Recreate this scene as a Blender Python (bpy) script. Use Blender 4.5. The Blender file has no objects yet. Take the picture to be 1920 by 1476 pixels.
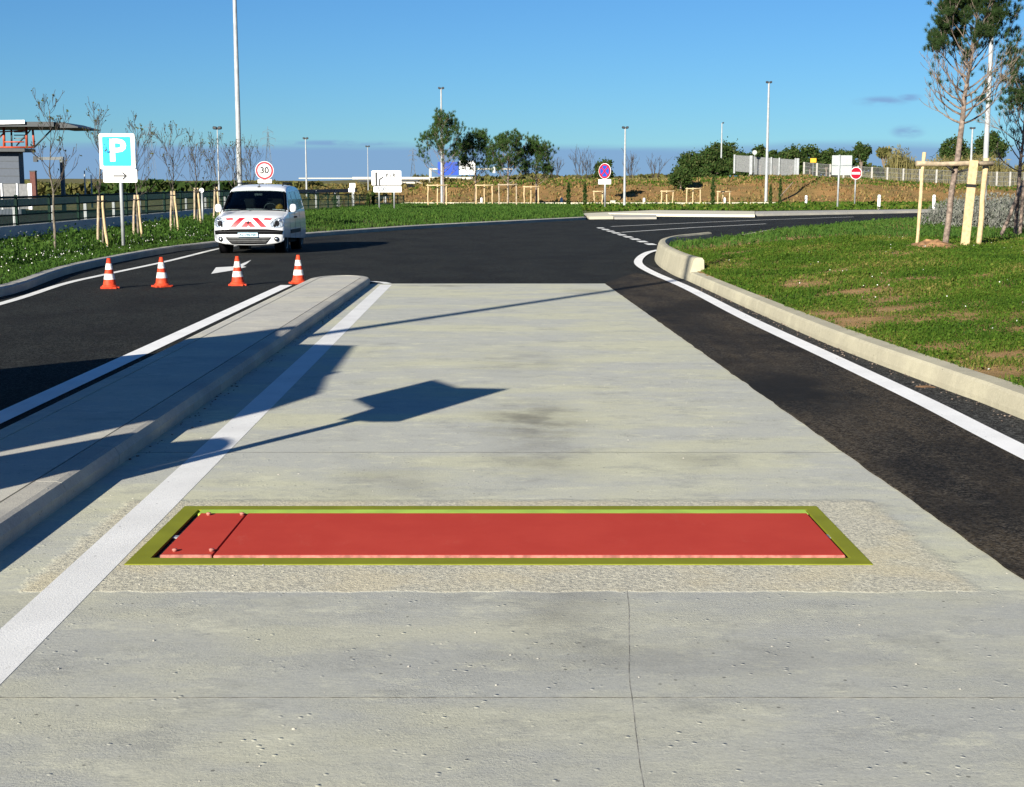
import bpy, bmesh, math, random
import numpy as np
from mathutils import Vector, Matrix, noise as mnoise

random.seed(7)
rng = np.random.default_rng(7)
S = bpy.context.scene
COL = S.collection
R = math.radians

# ------------------------------------------------------------------ camera, sky, sun, exposure
F_PX, W_PX, H_PX, EYE, HORIZON = 2600.0, 1920.0, 1476.0, 1.6, 360.0
TILT = math.atan((H_PX / 2 - HORIZON) / F_PX)
cam = bpy.data.cameras.new('camera')
cam.sensor_fit = 'HORIZONTAL'
cam.angle = 2 * math.atan(W_PX / 2 / F_PX)
cam.clip_start, cam.clip_end = 0.1, 20000
cam_o = bpy.data.objects.new('camera', cam)
cam_o.location = (0, 0, EYE)
cam_o.rotation_euler = (math.pi / 2 - TILT, 0, 0)
COL.objects.link(cam_o)
S.camera = cam_o

SUN_EL, SUN_AZ = R(20), R(28.5)          # elevation; shadows run SUN_AZ to the right of straight ahead
world = bpy.data.worlds.new('World')
S.world = world
world.use_nodes = True
wn, wl = world.node_tree.nodes, world.node_tree.links
wn.clear()
w_out = wn.new('ShaderNodeOutputWorld')
w_bg = wn.new('ShaderNodeBackground')
w_bg.inputs['Strength'].default_value = 0.05
sky = wn.new('ShaderNodeTexSky')
sky.sky_type = 'NISHITA'
sky.sun_disc = False
sky.sun_elevation = SUN_EL
sky.sun_rotation = math.pi + SUN_AZ
sky.altitude = 0
sky.air_density = 1.0
sky.dust_density = 0.0
sky.ozone_density = 3.0
w_tint = wn.new('ShaderNodeMix'); w_tint.data_type = 'RGBA'; w_tint.blend_type = 'MULTIPLY'
w_tint.inputs[0].default_value = 1.0
w_tint.inputs[7].default_value = (0.34, 0.63, 0.945, 1)
wl.new(sky.outputs[0], w_tint.inputs[6])
# low cloud bank all round the horizon and a few thin wisps
w_tc = wn.new('ShaderNodeTexCoord')
w_sep = wn.new('ShaderNodeSeparateXYZ'); wl.new(w_tc.outputs['Generated'], w_sep.inputs[0])
w_map = wn.new('ShaderNodeMapping'); w_map.inputs['Scale'].default_value = (6, 6, 60)
wl.new(w_tc.outputs['Generated'], w_map.inputs[0])
w_n = wn.new('ShaderNodeTexNoise'); w_n.inputs['Scale'].default_value = 1.0; w_n.inputs['Detail'].default_value = 5
wl.new(w_map.outputs[0], w_n.inputs[0])
def wmath(op, a, b, clamp=False):
    n = wn.new('ShaderNodeMath'); n.operation = op; n.use_clamp = clamp
    for i, v in enumerate((a, b)):
        if isinstance(v, (int, float)): n.inputs[i].default_value = v
        else: wl.new(v, n.inputs[i])
    return n.outputs[0]
def wramp(x, a, b):
    n = wn.new('ShaderNodeMapRange'); n.interpolation_type = 'SMOOTHSTEP'
    n.inputs['From Min'].default_value = a; n.inputs['From Max'].default_value = b
    wl.new(x, n.inputs['Value']); return n.outputs[0]
lift = wmath('MULTIPLY', wmath('SUBTRACT', w_n.outputs[0], 0.5), 0.012)
elev = wmath('ADD', w_sep.outputs['Z'], lift)
bank = wmath('SUBTRACT', 1.0, wramp(elev, 0.0270, 0.0355), True)
w_map2 = wn.new('ShaderNodeMapping'); w_map2.inputs['Scale'].default_value = (45, 45, 150); w_map2.inputs['Location'].default_value = (3.1, 1.7, 0.4)
wl.new(w_tc.outputs['Generated'], w_map2.inputs[0])
w_n2 = wn.new('ShaderNodeTexNoise'); w_n2.inputs['Scale'].default_value = 1.0; w_n2.inputs['Detail'].default_value = 4
wl.new(w_map2.outputs[0], w_n2.inputs[0])
def cloud_at(u, v, ru, rv):
    d = Vector((u - 960, 2600 * math.cos(TILT) + (738 - v) * math.sin(TILT), -2600 * math.sin(TILT) + (738 - v) * math.cos(TILT))).normalized()
    s1 = wn.new('ShaderNodeVectorMath'); s1.operation = 'SUBTRACT'; wl.new(w_tc.outputs['Generated'], s1.inputs[0]); s1.inputs[1].default_value = d
    s2 = wn.new('ShaderNodeVectorMath'); s2.operation = 'MULTIPLY'; wl.new(s1.outputs[0], s2.inputs[0]); s2.inputs[1].default_value = (2600 / ru, 2600 / ru, 2600 / rv)
    s3 = wn.new('ShaderNodeVectorMath'); s3.operation = 'LENGTH'; wl.new(s2.outputs[0], s3.inputs[0])
    return wmath('SUBTRACT', 1.0, wramp(s3.outputs['Value'], 0.2, 1.0), True)
puffs = wmath('MAXIMUM', wmath('MAXIMUM', cloud_at(1652, 190, 62, 12), cloud_at(1702, 247, 38, 16)), wmath('MAXIMUM', cloud_at(640, 268, 190, 7), cloud_at(1705, 183, 30, 9)))
wisp = wmath('MULTIPLY', wmath('MULTIPLY', puffs, wramp(w_n2.outputs[0], 0.30, 0.62)), 0.75)
cover = wmath('ADD', wmath('MULTIPLY', bank, 0.80), wisp, True)
w_mix = wn.new('ShaderNodeMix'); w_mix.data_type = 'RGBA'
wl.new(cover, w_mix.inputs[0])
wl.new(w_tint.outputs[2], w_mix.inputs[6])
w_mix.inputs[7].default_value = (1.90, 3.2, 5.7, 1)
wl.new(w_mix.outputs[2], w_bg.inputs[0])
wl.new(w_bg.outputs[0], w_out.inputs[0])

sun = bpy.data.lights.new('sun', 'SUN')
sun.energy = 5.0
sun.angle = R(0.5)
sun.color = (1.0, 0.93, 0.80)
sun_o = bpy.data.objects.new('sun', sun)
sun_dir = Vector((math.sin(SUN_AZ) * math.cos(SUN_EL), math.cos(SUN_AZ) * math.cos(SUN_EL), -math.sin(SUN_EL)))
sun_o.rotation_euler = sun_dir.to_track_quat('-Z', 'Y').to_euler()
sun_o.location = (-20, -20, 30)
COL.objects.link(sun_o)

S.view_settings.view_transform = 'Standard'
S.view_settings.look = 'None'
S.view_settings.gamma = 1
S.view_settings.exposure = 1.15
S.view_settings.use_curve_mapping = False
S.cycles.max_bounces = 6
S.cycles.transparent_max_bounces = 12

# ------------------------------------------------------------------ where things stand
def rise(y):                       # the road climbs gently beyond 40 m
    return 0.008 * max(0.0, y - 40.0)
_c, _s = math.cos(TILT), math.sin(TILT)
def ray(u, v):
    a, b = (u - 960) / F_PX, (738 - v) / F_PX
    return a, _c + b * _s, -_s + b * _c
def P(u, v, h=0.0):                # point of the road surface (or h above it) seen at a photo position
    a, b, c = ray(u, v)
    t = (h - EYE) / c
    y = b * t
    if y > 40 or t < 0:
        # EYE + c t = 0.008 (b t - 40) + h
        t = (h - 0.32 - EYE) / (c - 0.008 * b)
    return (a * t, b * t)
def V(u, v, y):                    # point seen at a photo position, at distance y
    a, b, c = ray(u, v)
    t = y / b
    return (a * t, y, EYE + c * t)
def X(u, y):
    return (u - 960) / F_PX * y * 1.0 / 1.0 * (1.0 / (_c + (738 - 360) / F_PX * _s))

# ------------------------------------------------------------------ materials
MATS = {}
class NT:
    def __init__(s, name):
        s.m = bpy.data.materials.new(name); s.m.use_nodes = True
        s.n, s.l = s.m.node_tree.nodes, s.m.node_tree.links
        s.b = s.n['Principled BSDF']
        MATS[name] = s.m
        s.pos = s.n.new('ShaderNodeNewGeometry').outputs['Position']
    def put(s, sock, v):
        if isinstance(v, (int, float)): sock.default_value = v
        elif isinstance(v, tuple): sock.default_value = (*v, 1) if len(v) == 3 and sock.type == 'RGBA' else v
        else: s.l.new(v, sock)
    def noise(s, scale, detail=4, rough=0.55, vec=(1, 1, 1), loc=(0, 0, 0), src=None):
        mp = s.n.new('ShaderNodeMapping'); mp.inputs['Scale'].default_value = vec; mp.inputs['Location'].default_value = loc
        s.l.new(src or s.pos, mp.inputs[0])
        n = s.n.new('ShaderNodeTexNoise'); n.inputs['Scale'].default_value = scale
        n.inputs['Detail'].default_value = detail; n.inputs['Roughness'].default_value = rough
        s.l.new(mp.outputs[0], n.inputs[0]); return n.outputs[0]
    def ramp(s, x, a, b):
        n = s.n.new('ShaderNodeMapRange'); n.interpolation_type = 'SMOOTHSTEP'
        n.inputs['From Min'].default_value = a; n.inputs['From Max'].default_value = b
        s.l.new(x, n.inputs['Value']); return n.outputs[0]
    def mix(s, f, a, b, blend='MIX'):
        n = s.n.new('ShaderNodeMix'); n.data_type = 'RGBA'; n.blend_type = blend
        s.put(n.inputs[0], f); s.put(n.inputs[6], a); s.put(n.inputs[7], b); return n.outputs[2]
    def math(s, op, a, b=0.0, clamp=False):
        n = s.n.new('ShaderNodeMath'); n.operation = op; n.use_clamp = clamp
        s.put(n.inputs[0], a); s.put(n.inputs[1], b); return n.outputs[0]
    def spot(s, x, y, r0, r1, sx=1.0, sy=1.0):       # 1 inside an ellipse, 0 outside
        v = s.n.new('ShaderNodeVectorMath'); v.operation = 'SUBTRACT'; s.l.new(s.pos, v.inputs[0]); v.inputs[1].default_value = (x, y, 0)
        w = s.n.new('ShaderNodeVectorMath'); w.operation = 'MULTIPLY'; s.l.new(v.outputs[0], w.inputs[0]); w.inputs[1].default_value = (1 / sx, 1 / sy, 0)
        d = s.n.new('ShaderNodeVectorMath'); d.operation = 'LENGTH'; s.l.new(w.outputs[0], d.inputs[0])
        return s.ramp(d.outputs['Value'], r1, r0)
    def bump(s, h, strength, dist=0.01):
        n = s.n.new('ShaderNodeBump'); n.inputs['Strength'].default_value = strength; n.inputs['Distance'].default_value = dist
        s.l.new(h, n.inputs['Height']); s.l.new(n.outputs[0], s.b.inputs['Normal'])
    def fin(s, color, rough=0.8, metal=0.0, spec=0.3):
        s.put(s.b.inputs['Base Color'], color); s.put(s.b.inputs['Roughness'], rough)
        s.b.inputs['Metallic'].default_value = metal
        s.b.inputs['Specular IOR Level'].default_value = spec
        return s.m

def simple(name, c, rough=0.6, metal=0.0, spec=0.35, var=0.12, scale=8.0, bump=0.0, bscale=60.0):
    t = NT(name)
    n = t.noise(scale, 5)
    d = tuple(max(0, x * (1 - var * 2)) for x in c)
    u = tuple(min(1, x * (1 + var)) for x in c)
    col = t.mix(t.ramp(n, 0.3, 0.7), d, u)
    if bump: t.bump(t.noise(bscale, 4), bump)
    rr = t.math('ADD', t.math('MULTIPLY', t.noise(scale * 2, 3), 0.15), max(0.02, rough - 0.075))
    return t.fin(col, rr, metal, spec)

def concrete(name, base, warm, streak=True, bumpk=0.25, pits=True, stains=False, fine=170.0, agg=False):
    t = NT(name)
    a = t.noise(0.8, 8, 0.65, vec=(0.5, 1.2, 1))
    col = t.mix(t.ramp(a, 0.42, 0.62), base, warm)
    dk, lt = tuple(x * 0.72 for x in base), tuple(min(1, x * 1.22) for x in warm)
    k = 1.0 if streak else 0.5
    col = t.mix(t.math('MULTIPLY', t.ramp(t.noise(2.4, 10, 0.78, vec=(0.9, 1.25, 1), loc=(4, 2, 0)), 0.50, 0.66), 0.62 * k), col, dk)
    col = t.mix(t.math('MULTIPLY', t.ramp(t.noise(3.4, 10, 0.8, vec=(0.85, 1.4, 1), loc=(9, 7, 0)), 0.51, 0.66), 0.70 * k), col, lt)
    if streak:
        col = t.mix(t.math('MULTIPLY', t.ramp(t.noise(1.0, 6, 0.75, vec=(5.0, 48.0, 1), loc=(1, 5, 0)), 0.48, 0.75), 0.20), col, dk)
        col = t.mix(t.math('MULTIPLY', t.ramp(t.noise(1.0, 6, 0.75, vec=(7.0, 30.0, 1), loc=(3, 1, 0)), 0.55, 0.80), 0.18), col, lt)
    b = t.noise(26.0, 6, 0.8)
    col = t.mix(t.math('MULTIPLY', t.ramp(b, 0.52, 0.72), 0.35), col, dk)
    g = t.noise(fine * 0.55, 4, 0.8)
    col = t.mix(t.math('MULTIPLY', t.ramp(g, 0.52, 0.70), 0.45), col, lt)
    col = t.mix(t.math('MULTIPLY', t.ramp(g, 0.48, 0.30), 0.45), col, tuple(x * 0.6 for x in base))
    if pits:
        v = t.n.new('ShaderNodeTexVoronoi'); v.inputs['Scale'].default_value = 12.0; t.l.new(t.pos, v.inputs[0])
        pit = t.math('MULTIPLY', t.ramp(v.outputs['Distance'], 0.10, 0.05), t.ramp(t.noise(3.0, 2), 0.46, 0.54))
        col = t.mix(t.math('MULTIPLY', pit, 0.75), col, tuple(x * 0.25 for x in base))
    if stains:
        wob = t.noise(2.5, 5, 0.6)
        for (x, y, sx, sy, k) in stains:
            m = t.math('MULTIPLY', t.spot(x, y, 0.1, 1.0, sx, sy), t.math('MULTIPLY', t.ramp(wob, 0.25, 0.7), k))
            col = t.mix(m, col, (0.11, 0.105, 0.09))
    fade = None
    if agg:     # washed aggregate round the axle scale, with a soft uneven edge
        sp = t.n.new('ShaderNodeSeparateXYZ'); t.l.new(t.pos, sp.inputs[0])
        wob2 = t.math('MULTIPLY', t.math('SUBTRACT', t.noise(6.0, 5, 0.7), 0.5), 0.16)
        xx, yy2 = t.math('ADD', sp.outputs[0], wob2), t.math('ADD', sp.outputs[1], t.math('MULTIPLY', wob2, 0.7))
        fade = t.math('MULTIPLY', t.math('MULTIPLY', t.ramp(xx, -2.02, -1.95), t.ramp(xx, 1.93, 1.83)), t.math('MULTIPLY', t.ramp(yy2, 5.395, 5.425), t.ramp(yy2, 7.12, 7.02)))
        ag = t.mix(t.ramp(t.noise(70, 4, 0.7), 0.38, 0.62), (0.30, 0.285, 0.23), (0.62, 0.58, 0.44))
        ag = t.mix(t.math('MULTIPLY', t.ramp(t.noise(2.2, 4), 0.45, 0.65), 0.5), ag, (0.56, 0.48, 0.30))
        col = t.mix(t.math('MULTIPLY', fade, 0.8), col, ag)
    hb = t.math('ADD', t.math('MULTIPLY', t.noise(fine * 0.6, 5, 0.75), t.math('ADD', t.ramp(t.noise(1.7, 4), 0.4, 0.65), 0.25)), t.math('MULTIPLY', t.noise(24, 5, 0.7, vec=(1, 2.4, 1)), 0.5))
    pb = t.n.new('ShaderNodeTexVoronoi'); pb.inputs['Scale'].default_value = 22.0; t.l.new(t.pos, pb.inputs[0])
    hb = t.math('ADD', hb, t.math('MULTIPLY', t.math('MULTIPLY', t.ramp(pb.outputs['Distance'], 0.22, 0.05), t.ramp(t.noise(5.0, 3), 0.52, 0.62)), 1.6))
    if fade is not None: hb = t.math('ADD', hb, t.math('MULTIPLY', fade, t.math('MULTIPLY', t.noise(60, 4, 0.7), 5.0)))
    t.bump(hb, bumpk, 0.012)
    return t.fin(col, 0.95, 0, 0.12)

concrete('slab', (0.40, 0.405, 0.365), (0.475, 0.47, 0.345), agg=True, stains=[(0.13, 9.6, 0.55, 1.3, 0.75), (0.15, 8.2, 0.5, 0.9, 0.4), (0.2, 5.2, 0.35, 0.7, 0.4), (-0.7, 7.5, 0.5, 0.7, 0.35), (1.1, 8.2, 0.4, 0.5, 0.3), (-1.2, 23.8, 1.0, 0.35, 0.6), (1.2, 22.4, 0.5, 1.0, 0.5), (0.4, 4.6, 1.6, 0.3, 0.25), (0.1, 13.0, 0.6, 1.6, 0.25)], bumpk=0.32)
concrete('slab_near', (0.345, 0.35, 0.32), (0.42, 0.415, 0.325), agg=True, stains=[(0.2, 5.2, 0.35, 0.7, 0.4), (0.4, 4.6, 1.6, 0.3, 0.3)], bumpk=0.34)
concrete('aggregate', (0.45, 0.425, 0.34), (0.56, 0.52, 0.39), streak=False, bumpk=1.0, fine=75.0, pits=True)
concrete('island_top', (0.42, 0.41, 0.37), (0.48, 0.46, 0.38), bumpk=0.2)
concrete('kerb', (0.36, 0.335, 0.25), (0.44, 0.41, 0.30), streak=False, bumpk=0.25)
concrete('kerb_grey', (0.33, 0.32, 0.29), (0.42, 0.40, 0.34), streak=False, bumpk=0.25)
concrete('paving', (0.50, 0.47, 0.37), (0.58, 0.55, 0.43), streak=False, bumpk=0.15)
concrete('wall_concrete', (0.40, 0.41, 0.42), (0.46, 0.46, 0.45), streak=False, bumpk=0.15)

def asphalt(name, c1, c2, warm, patch=None, arcs=None, broad=0.45, wk=(0.5, 0.75, 0.55)):
    t = NT(name)
    col = t.mix(t.ramp(t.noise(0.35, 6, 0.6), 0.35, 0.7), c1, c2)
    col = t.mix(t.math('MULTIPLY', t.ramp(t.noise(0.9, 6, 0.65, vec=(2.5, 0.5, 1)), wk[0], wk[1]), wk[2]), col, warm)
    if arcs:     # rubber laid down by turning wheels
        for (cx_, cy_, rr_, w_, k_) in arcs:
            v = t.n.new('ShaderNodeVectorMath'); v.operation = 'SUBTRACT'; t.l.new(t.pos, v.inputs[0]); v.inputs[1].default_value = (cx_, cy_, 0)
            w = t.n.new('ShaderNodeVectorMath'); w.operation = 'MULTIPLY'; t.l.new(v.outputs[0], w.inputs[0]); w.inputs[1].default_value = (1, 1, 0)
            d = t.n.new('ShaderNodeVectorMath'); d.operation = 'LENGTH'; t.l.new(w.outputs[0], d.inputs[0])
            q = t.math('ABSOLUTE', t.math('SUBTRACT', d.outputs['Value'], rr_))
            m = t.math('MULTIPLY', t.ramp(q, w_, w_ * 0.3), t.math('MULTIPLY', t.ramp(t.noise(0.8, 5, 0.7), 0.35, 0.6), k_))
            col = t.mix(m, col, (0.006, 0.006, 0.0065))
    for sc_, f1, f2 in ((75, 0.75, 0.8), (28, 0.4, 0.5), (9, 0.25, 0.35)):
        g = t.noise(sc_, 4, 0.8)
        col = t.mix(t.math('MULTIPLY', t.ramp(g, 0.52, 0.70), f1), col, tuple(x * 2.6 for x in c2))
        col = t.mix(t.math('MULTIPLY', t.ramp(g, 0.48, 0.32), f2), col, (0.006, 0.006, 0.006))
    for sc_, kk in ((95, 0.85), (48, 0.45)):      # single stones of the aggregate
        v = t.n.new('ShaderNodeTexVoronoi'); v.inputs['Scale'].default_value = sc_; t.l.new(t.pos, v.inputs[0])
        sp = t.n.new('ShaderNodeSeparateXYZ'); t.l.new(v.outputs['Color'], sp.inputs[0])
        col = t.mix(t.math('MULTIPLY', t.ramp(sp.outputs[0], 0.66, 0.98), kk), col, tuple(x * 3.6 for x in c2))
        col = t.mix(t.math('MULTIPLY', t.ramp(sp.outputs[0], 0.42, 0.15), kk * 0.8), col, (0.004, 0.004, 0.004))
    col = t.mix(t.math('MULTIPLY', t.ramp(t.noise(0.55, 7, 0.65, vec=(1.6, 0.8, 1), loc=(2, 8, 0)), 0.44, 0.62), broad), col, (0.010, 0.010, 0.0105))
    if patch:
        for (x, y, sx, sy, k) in patch:
            m = t.math('MULTIPLY', t.spot(x, y, 0.2, 1.0, sx, sy), t.math('MULTIPLY', t.ramp(t.noise(2.0, 5), 0.25, 0.55), k))
            col = t.mix(m, col, (0.014, 0.014, 0.014))
    # pale dust lying in patches
    col = t.mix(t.math('MULTIPLY', t.ramp(t.noise(1.6, 7, 0.7, vec=(0.7, 1.5, 1), loc=(6, 3, 0)), 0.58, 0.78), 0.35), col, (0.11, 0.10, 0.085))
    t.bump(t.noise(80, 4, 0.8), 0.8, 0.012)
    return t.fin(col, 0.95, 0, 0.08)
asphalt('asphalt', (0.0100, 0.0110, 0.0104), (0.018, 0.0192, 0.0176), (0.034, 0.0315, 0.026),
        arcs=[(10.5, 30.0, 9.6, 0.35, 0.55), (10.5, 30.0, 11.4, 0.35, 0.55), (-16.0, 30.0, 15.5, 0.4, 0.5), (-16.0, 30.0, 17.2, 0.4, 0.4), (12.0, 26.0, 13.8, 0.3, 0.45)])
asphalt('asphalt_strip', (0.017, 0.016, 0.0145), (0.030, 0.0258, 0.0205), (0.078, 0.060, 0.038), broad=0.65,
        patch=[(2.3, 11.3, 0.7, 2.2, 0.9), (2.15, 17.0, 0.5, 4.0, 0.55), (2.9, 6.2, 0.5, 1.0, 0.5)], wk=(0.36, 0.58, 0.9))
asphalt('asphalt_gutter', (0.026, 0.0265, 0.026), (0.034, 0.034, 0.032), (0.05, 0.047, 0.04), broad=0.2)

def paint(name, c, wear=0.35, under=(0.4, 0.39, 0.36)):
    t = NT(name)
    w = t.math('MULTIPLY', t.ramp(t.noise(22, 6, 0.75), 0.60, 0.72), wear)
    col = t.mix(w, t.mix(t.ramp(t.noise(2.5, 5), 0.3, 0.7), tuple(x * 0.88 for x in c), c), under)
    v = t.n.new('ShaderNodeTexVoronoi'); v.inputs['Scale'].default_value = 13.0; t.l.new(t.pos, v.inputs[0])
    pit = t.math('MULTIPLY', t.ramp(v.outputs['Distance'], 0.10, 0.05), t.ramp(t.noise(4.0, 2), 0.5, 0.55))
    col = t.mix(t.math('MULTIPLY', pit, 0.8), col, (0.1, 0.1, 0.1))
    t.bump(t.noise(120, 4, 0.8), 0.3)
    col = t.mix(t.math('MULTIPLY', t.ramp(t.noise(5.0, 7, 0.75), 0.52, 0.72), 0.35), col, tuple(x * 0.62 for x in c))
    return t.fin(col, 0.85, 0, 0.15)
paint('white_paint', (0.80, 0.80, 0.78), 0.4)
paint('white_paint_slab', (0.70, 0.70, 0.68), 0.9)
paint('white_paint_road', (0.74, 0.74, 0.70), 0.5, (0.06, 0.06, 0.06))

t = NT('plate_red')
_c1 = t.mix(t.ramp(t.noise(2.2, 6, 0.7), 0.35, 0.7), (0.395, 0.040, 0.026), (0.43, 0.048, 0.031))
_c1 = t.mix(t.math('MULTIPLY', t.ramp(t.noise(7.0, 7, 0.8, vec=(1, 0.4, 1)), 0.56, 0.78), 0.22), _c1, (0.45, 0.17, 0.12))
_c1 = t.mix(t.math('MULTIPLY', t.ramp(t.noise(60.0, 4, 0.8), 0.62, 0.75), 0.25), _c1, (0.22, 0.05, 0.04))
t.bump(t.noise(90, 4, 0.8), 0.06)
t.fin(_c1, 0.85, 0, 0.1)
simple('plate_edge', (0.40, 0.15, 0.12), 0.5, var=0.2, scale=30)
simple('frame_olive', (0.185, 0.200, 0.020), 0.9, spec=0.08, var=0.06, scale=4)
simple('frame_lip', (0.36, 0.52, 0.06), 0.6, var=0.08, scale=6)
simple('crack_grey', (0.25, 0.245, 0.22), 0.9, spec=0.05, var=0.3, scale=20)
simple('joint_grey', (0.19, 0.185, 0.165), 0.9, spec=0.05, var=0.4, scale=14)
simple('slot_black', (0.006, 0.008, 0.010), 0.8)
simple('galvanised', (0.30, 0.32, 0.33), 0.5, 0.35, 0.5, var=0.1, scale=3)
simple('post_white', (0.33, 0.35, 0.36), 0.5, 0.0, 0.4, var=0.08, scale=5)
simple('lamp_dark', (0.035, 0.038, 0.042), 0.5)
simple('sign_white', (0.80, 0.80, 0.80), 0.45, var=0.04)
simple('sign_back', (0.40, 0.44, 0.43), 0.5, 0.2, var=0.08)
simple('sign_cyan', (0.0, 0.42, 0.80), 0.45, var=0.03)
simple('sign_blue', (0.014, 0.060, 0.36), 0.45, var=0.05)
simple('sign_red', (0.36, 0.008, 0.025), 0.45, var=0.05)
simple('sign_black', (0.012, 0.013, 0.016), 0.5)
simple('sign_grey', (0.13, 0.15, 0.17), 0.6)
simple('brick_red', (0.11, 0.042, 0.034), 0.8)
simple('steel_mid', (0.12, 0.135, 0.14), 0.6)
simple('sign_yellow', (0.75, 0.40, 0.03), 0.5)
simple('cone_red', (0.56, 0.055, 0.020), 0.6, spec=0.2, var=0.22, scale=14)
simple('cone_white', (0.70, 0.68, 0.64), 0.6, var=0.2, scale=14)
simple('stake_wood', (0.50, 0.38, 0.22), 0.85, spec=0.1, var=0.10, scale=16, bump=0.4, bscale=50)
simple('stake_grey', (0.36, 0.29, 0.20), 0.85, var=0.18, scale=9, bump=0.4, bscale=50)
simple('strap_black', (0.012, 0.012, 0.013), 0.6)
simple('bark', (0.20, 0.155, 0.125), 0.9, var=0.25, scale=14, bump=0.8, bscale=60)
simple('bark_pale', (0.15, 0.13, 0.10), 0.9, var=0.25, scale=14, bump=0.6, bscale=60)
simple('twig', (0.060, 0.050, 0.042), 0.9, var=0.2)
simple('fence_green', (0.005, 0.020, 0.014), 0.7, spec=0.1)
simple('fence_blue', (0.02, 0.035, 0.07), 0.5)
simple('fence_grey', (0.20, 0.21, 0.215), 0.7, var=0.1)
simple('fence_post', (0.36, 0.35, 0.32), 0.8, var=0.1)
simple('wire_grey', (0.15, 0.155, 0.155), 0.7)
simple('steel_red', (0.42, 0.07, 0.03), 0.5, var=0.2, scale=3)
simple('steel_dark', (0.02, 0.028, 0.034), 0.5)
simple('canopy_white', (0.78, 0.78, 0.78), 0.5)
simple('clad_shaded', (0.05, 0.065, 0.09), 0.6, var=0.06)  # wall cladding, with the shade under the canopy darkened into its colour
simple('panel_grey', (0.15, 0.155, 0.16), 0.6)
simple('soil', (0.30, 0.165, 0.075), 0.95, var=0.3, scale=10, bump=1.0, bscale=30)
simple('bridge_white', (0.48, 0.46, 0.40), 0.7)
simple('bridge_dark', (0.045, 0.05, 0.055), 0.8)
simple('pylon', (0.10, 0.12, 0.14), 0.7)
simple('bollard_white', (0.82, 0.82, 0.80), 0.5, var=0.04)

def foliage(name, cols, trans=0.25, rough=0.7):
    # one colour per leaf, picked by the leaf's own random number in the UV map
    m = bpy.data.materials.new(name); m.use_nodes = True; MATS[name] = m
    n, l = m.node_tree.nodes, m.node_tree.links
    b = n['Principled BSDF']
    uv = n.new('ShaderNodeUVMap'); sp = n.new('ShaderNodeSeparateXYZ'); l.new(uv.outputs[0], sp.inputs[0])
    cr = n.new('ShaderNodeValToRGB')
    el = cr.color_ramp.elements
    for i, c in enumerate(cols):
        p = i / max(1, len(cols) - 1)
        e = el[i] if i < 2 and len(cols) >= 2 else el.new(p)
        e.position = p; e.color = (*c, 1)
    l.new(sp.outputs[0], cr.inputs[0])
    l.new(cr.outputs[0], b.inputs['Base Color'])
    b.inputs['Roughness'].default_value = rough
    b.inputs['Specular IOR Level'].default_value = 0.06
    if trans:
        tr = n.new('ShaderNodeBsdfTranslucent'); l.new(cr.outputs[0], tr.inputs[0])
        mx = n.new('ShaderNodeMixShader'); mx.inputs[0].default_value = trans
        l.new(b.outputs[0], mx.inputs[1]); l.new(tr.outputs[0], mx.inputs[2])
        l.new(mx.outputs[0], n['Material Output'].inputs[0])
    return m
def _sorted_ramp(*c): return list(c)
foliage('grass', _sorted_ramp((0.022, 0.052, 0.008), (0.043, 0.092, 0.010), (0.068, 0.122, 0.013), (0.034, 0.078, 0.010), (0.098, 0.130, 0.019), (0.180, 0.155, 0.048)))
foliage('grass_lush', _sorted_ramp((0.020, 0.055, 0.010), (0.038, 0.088, 0.014), (0.062, 0.122, 0.020), (0.034, 0.080, 0.016), (0.085, 0.135, 0.026)))
foliage('grass_dry', _sorted_ramp((0.20, 0.13, 0.055), (0.26, 0.17, 0.07), (0.13, 0.13, 0.04), (0.31, 0.20, 0.085), (0.08, 0.105, 0.03), (0.24, 0.12, 0.05)))
foliage('flower_white', [(0.75, 0.75, 0.72), (0.8, 0.8, 0.75)], 0.2)
foliage('needles', _sorted_ramp((0.024, 0.056, 0.015), (0.042, 0.090, 0.020), (0.064, 0.115, 0.028), (0.030, 0.068, 0.020), (0.085, 0.110, 0.038)), 0.2)
foliage('needles_dark', _sorted_ramp((0.016, 0.036, 0.012), (0.026, 0.054, 0.015), (0.040, 0.070, 0.021), (0.020, 0.044, 0.016), (0.060, 0.070, 0.030)), 0.15)
foliage('leaves_dark', _sorted_ramp((0.016, 0.036, 0.010), (0.028, 0.056, 0.013), (0.044, 0.072, 0.018), (0.062, 0.070, 0.025)), 0.15)
foliage('leaves_olive', _sorted_ramp((0.060, 0.075, 0.022), (0.095, 0.100, 0.030), (0.130, 0.115, 0.040), (0.050, 0.060, 0.025)), 0.2)
foliage('reeds', _sorted_ramp((0.13, 0.12, 0.045), (0.19, 0.17, 0.065), (0.24, 0.20, 0.085), (0.09, 0.10, 0.035)), 0.25)
foliage('lavender', _sorted_ramp((0.11, 0.12, 0.10), (0.16, 0.17, 0.15), (0.21, 0.21, 0.19), (0.08, 0.10, 0.07)), 0.15)
foliage('sapling_leaf', _sorted_ramp((0.05, 0.07, 0.02), (0.09, 0.08, 0.03)), 0.2)
foliage('twigs_far', _sorted_ramp((0.17, 0.13, 0.13), (0.23, 0.18, 0.17)), 0.1)
foliage('vines', _sorted_ramp((0.085, 0.075, 0.028), (0.13, 0.10, 0.035), (0.065, 0.075, 0.022), (0.16, 0.11, 0.04)), 0.1)

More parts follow.
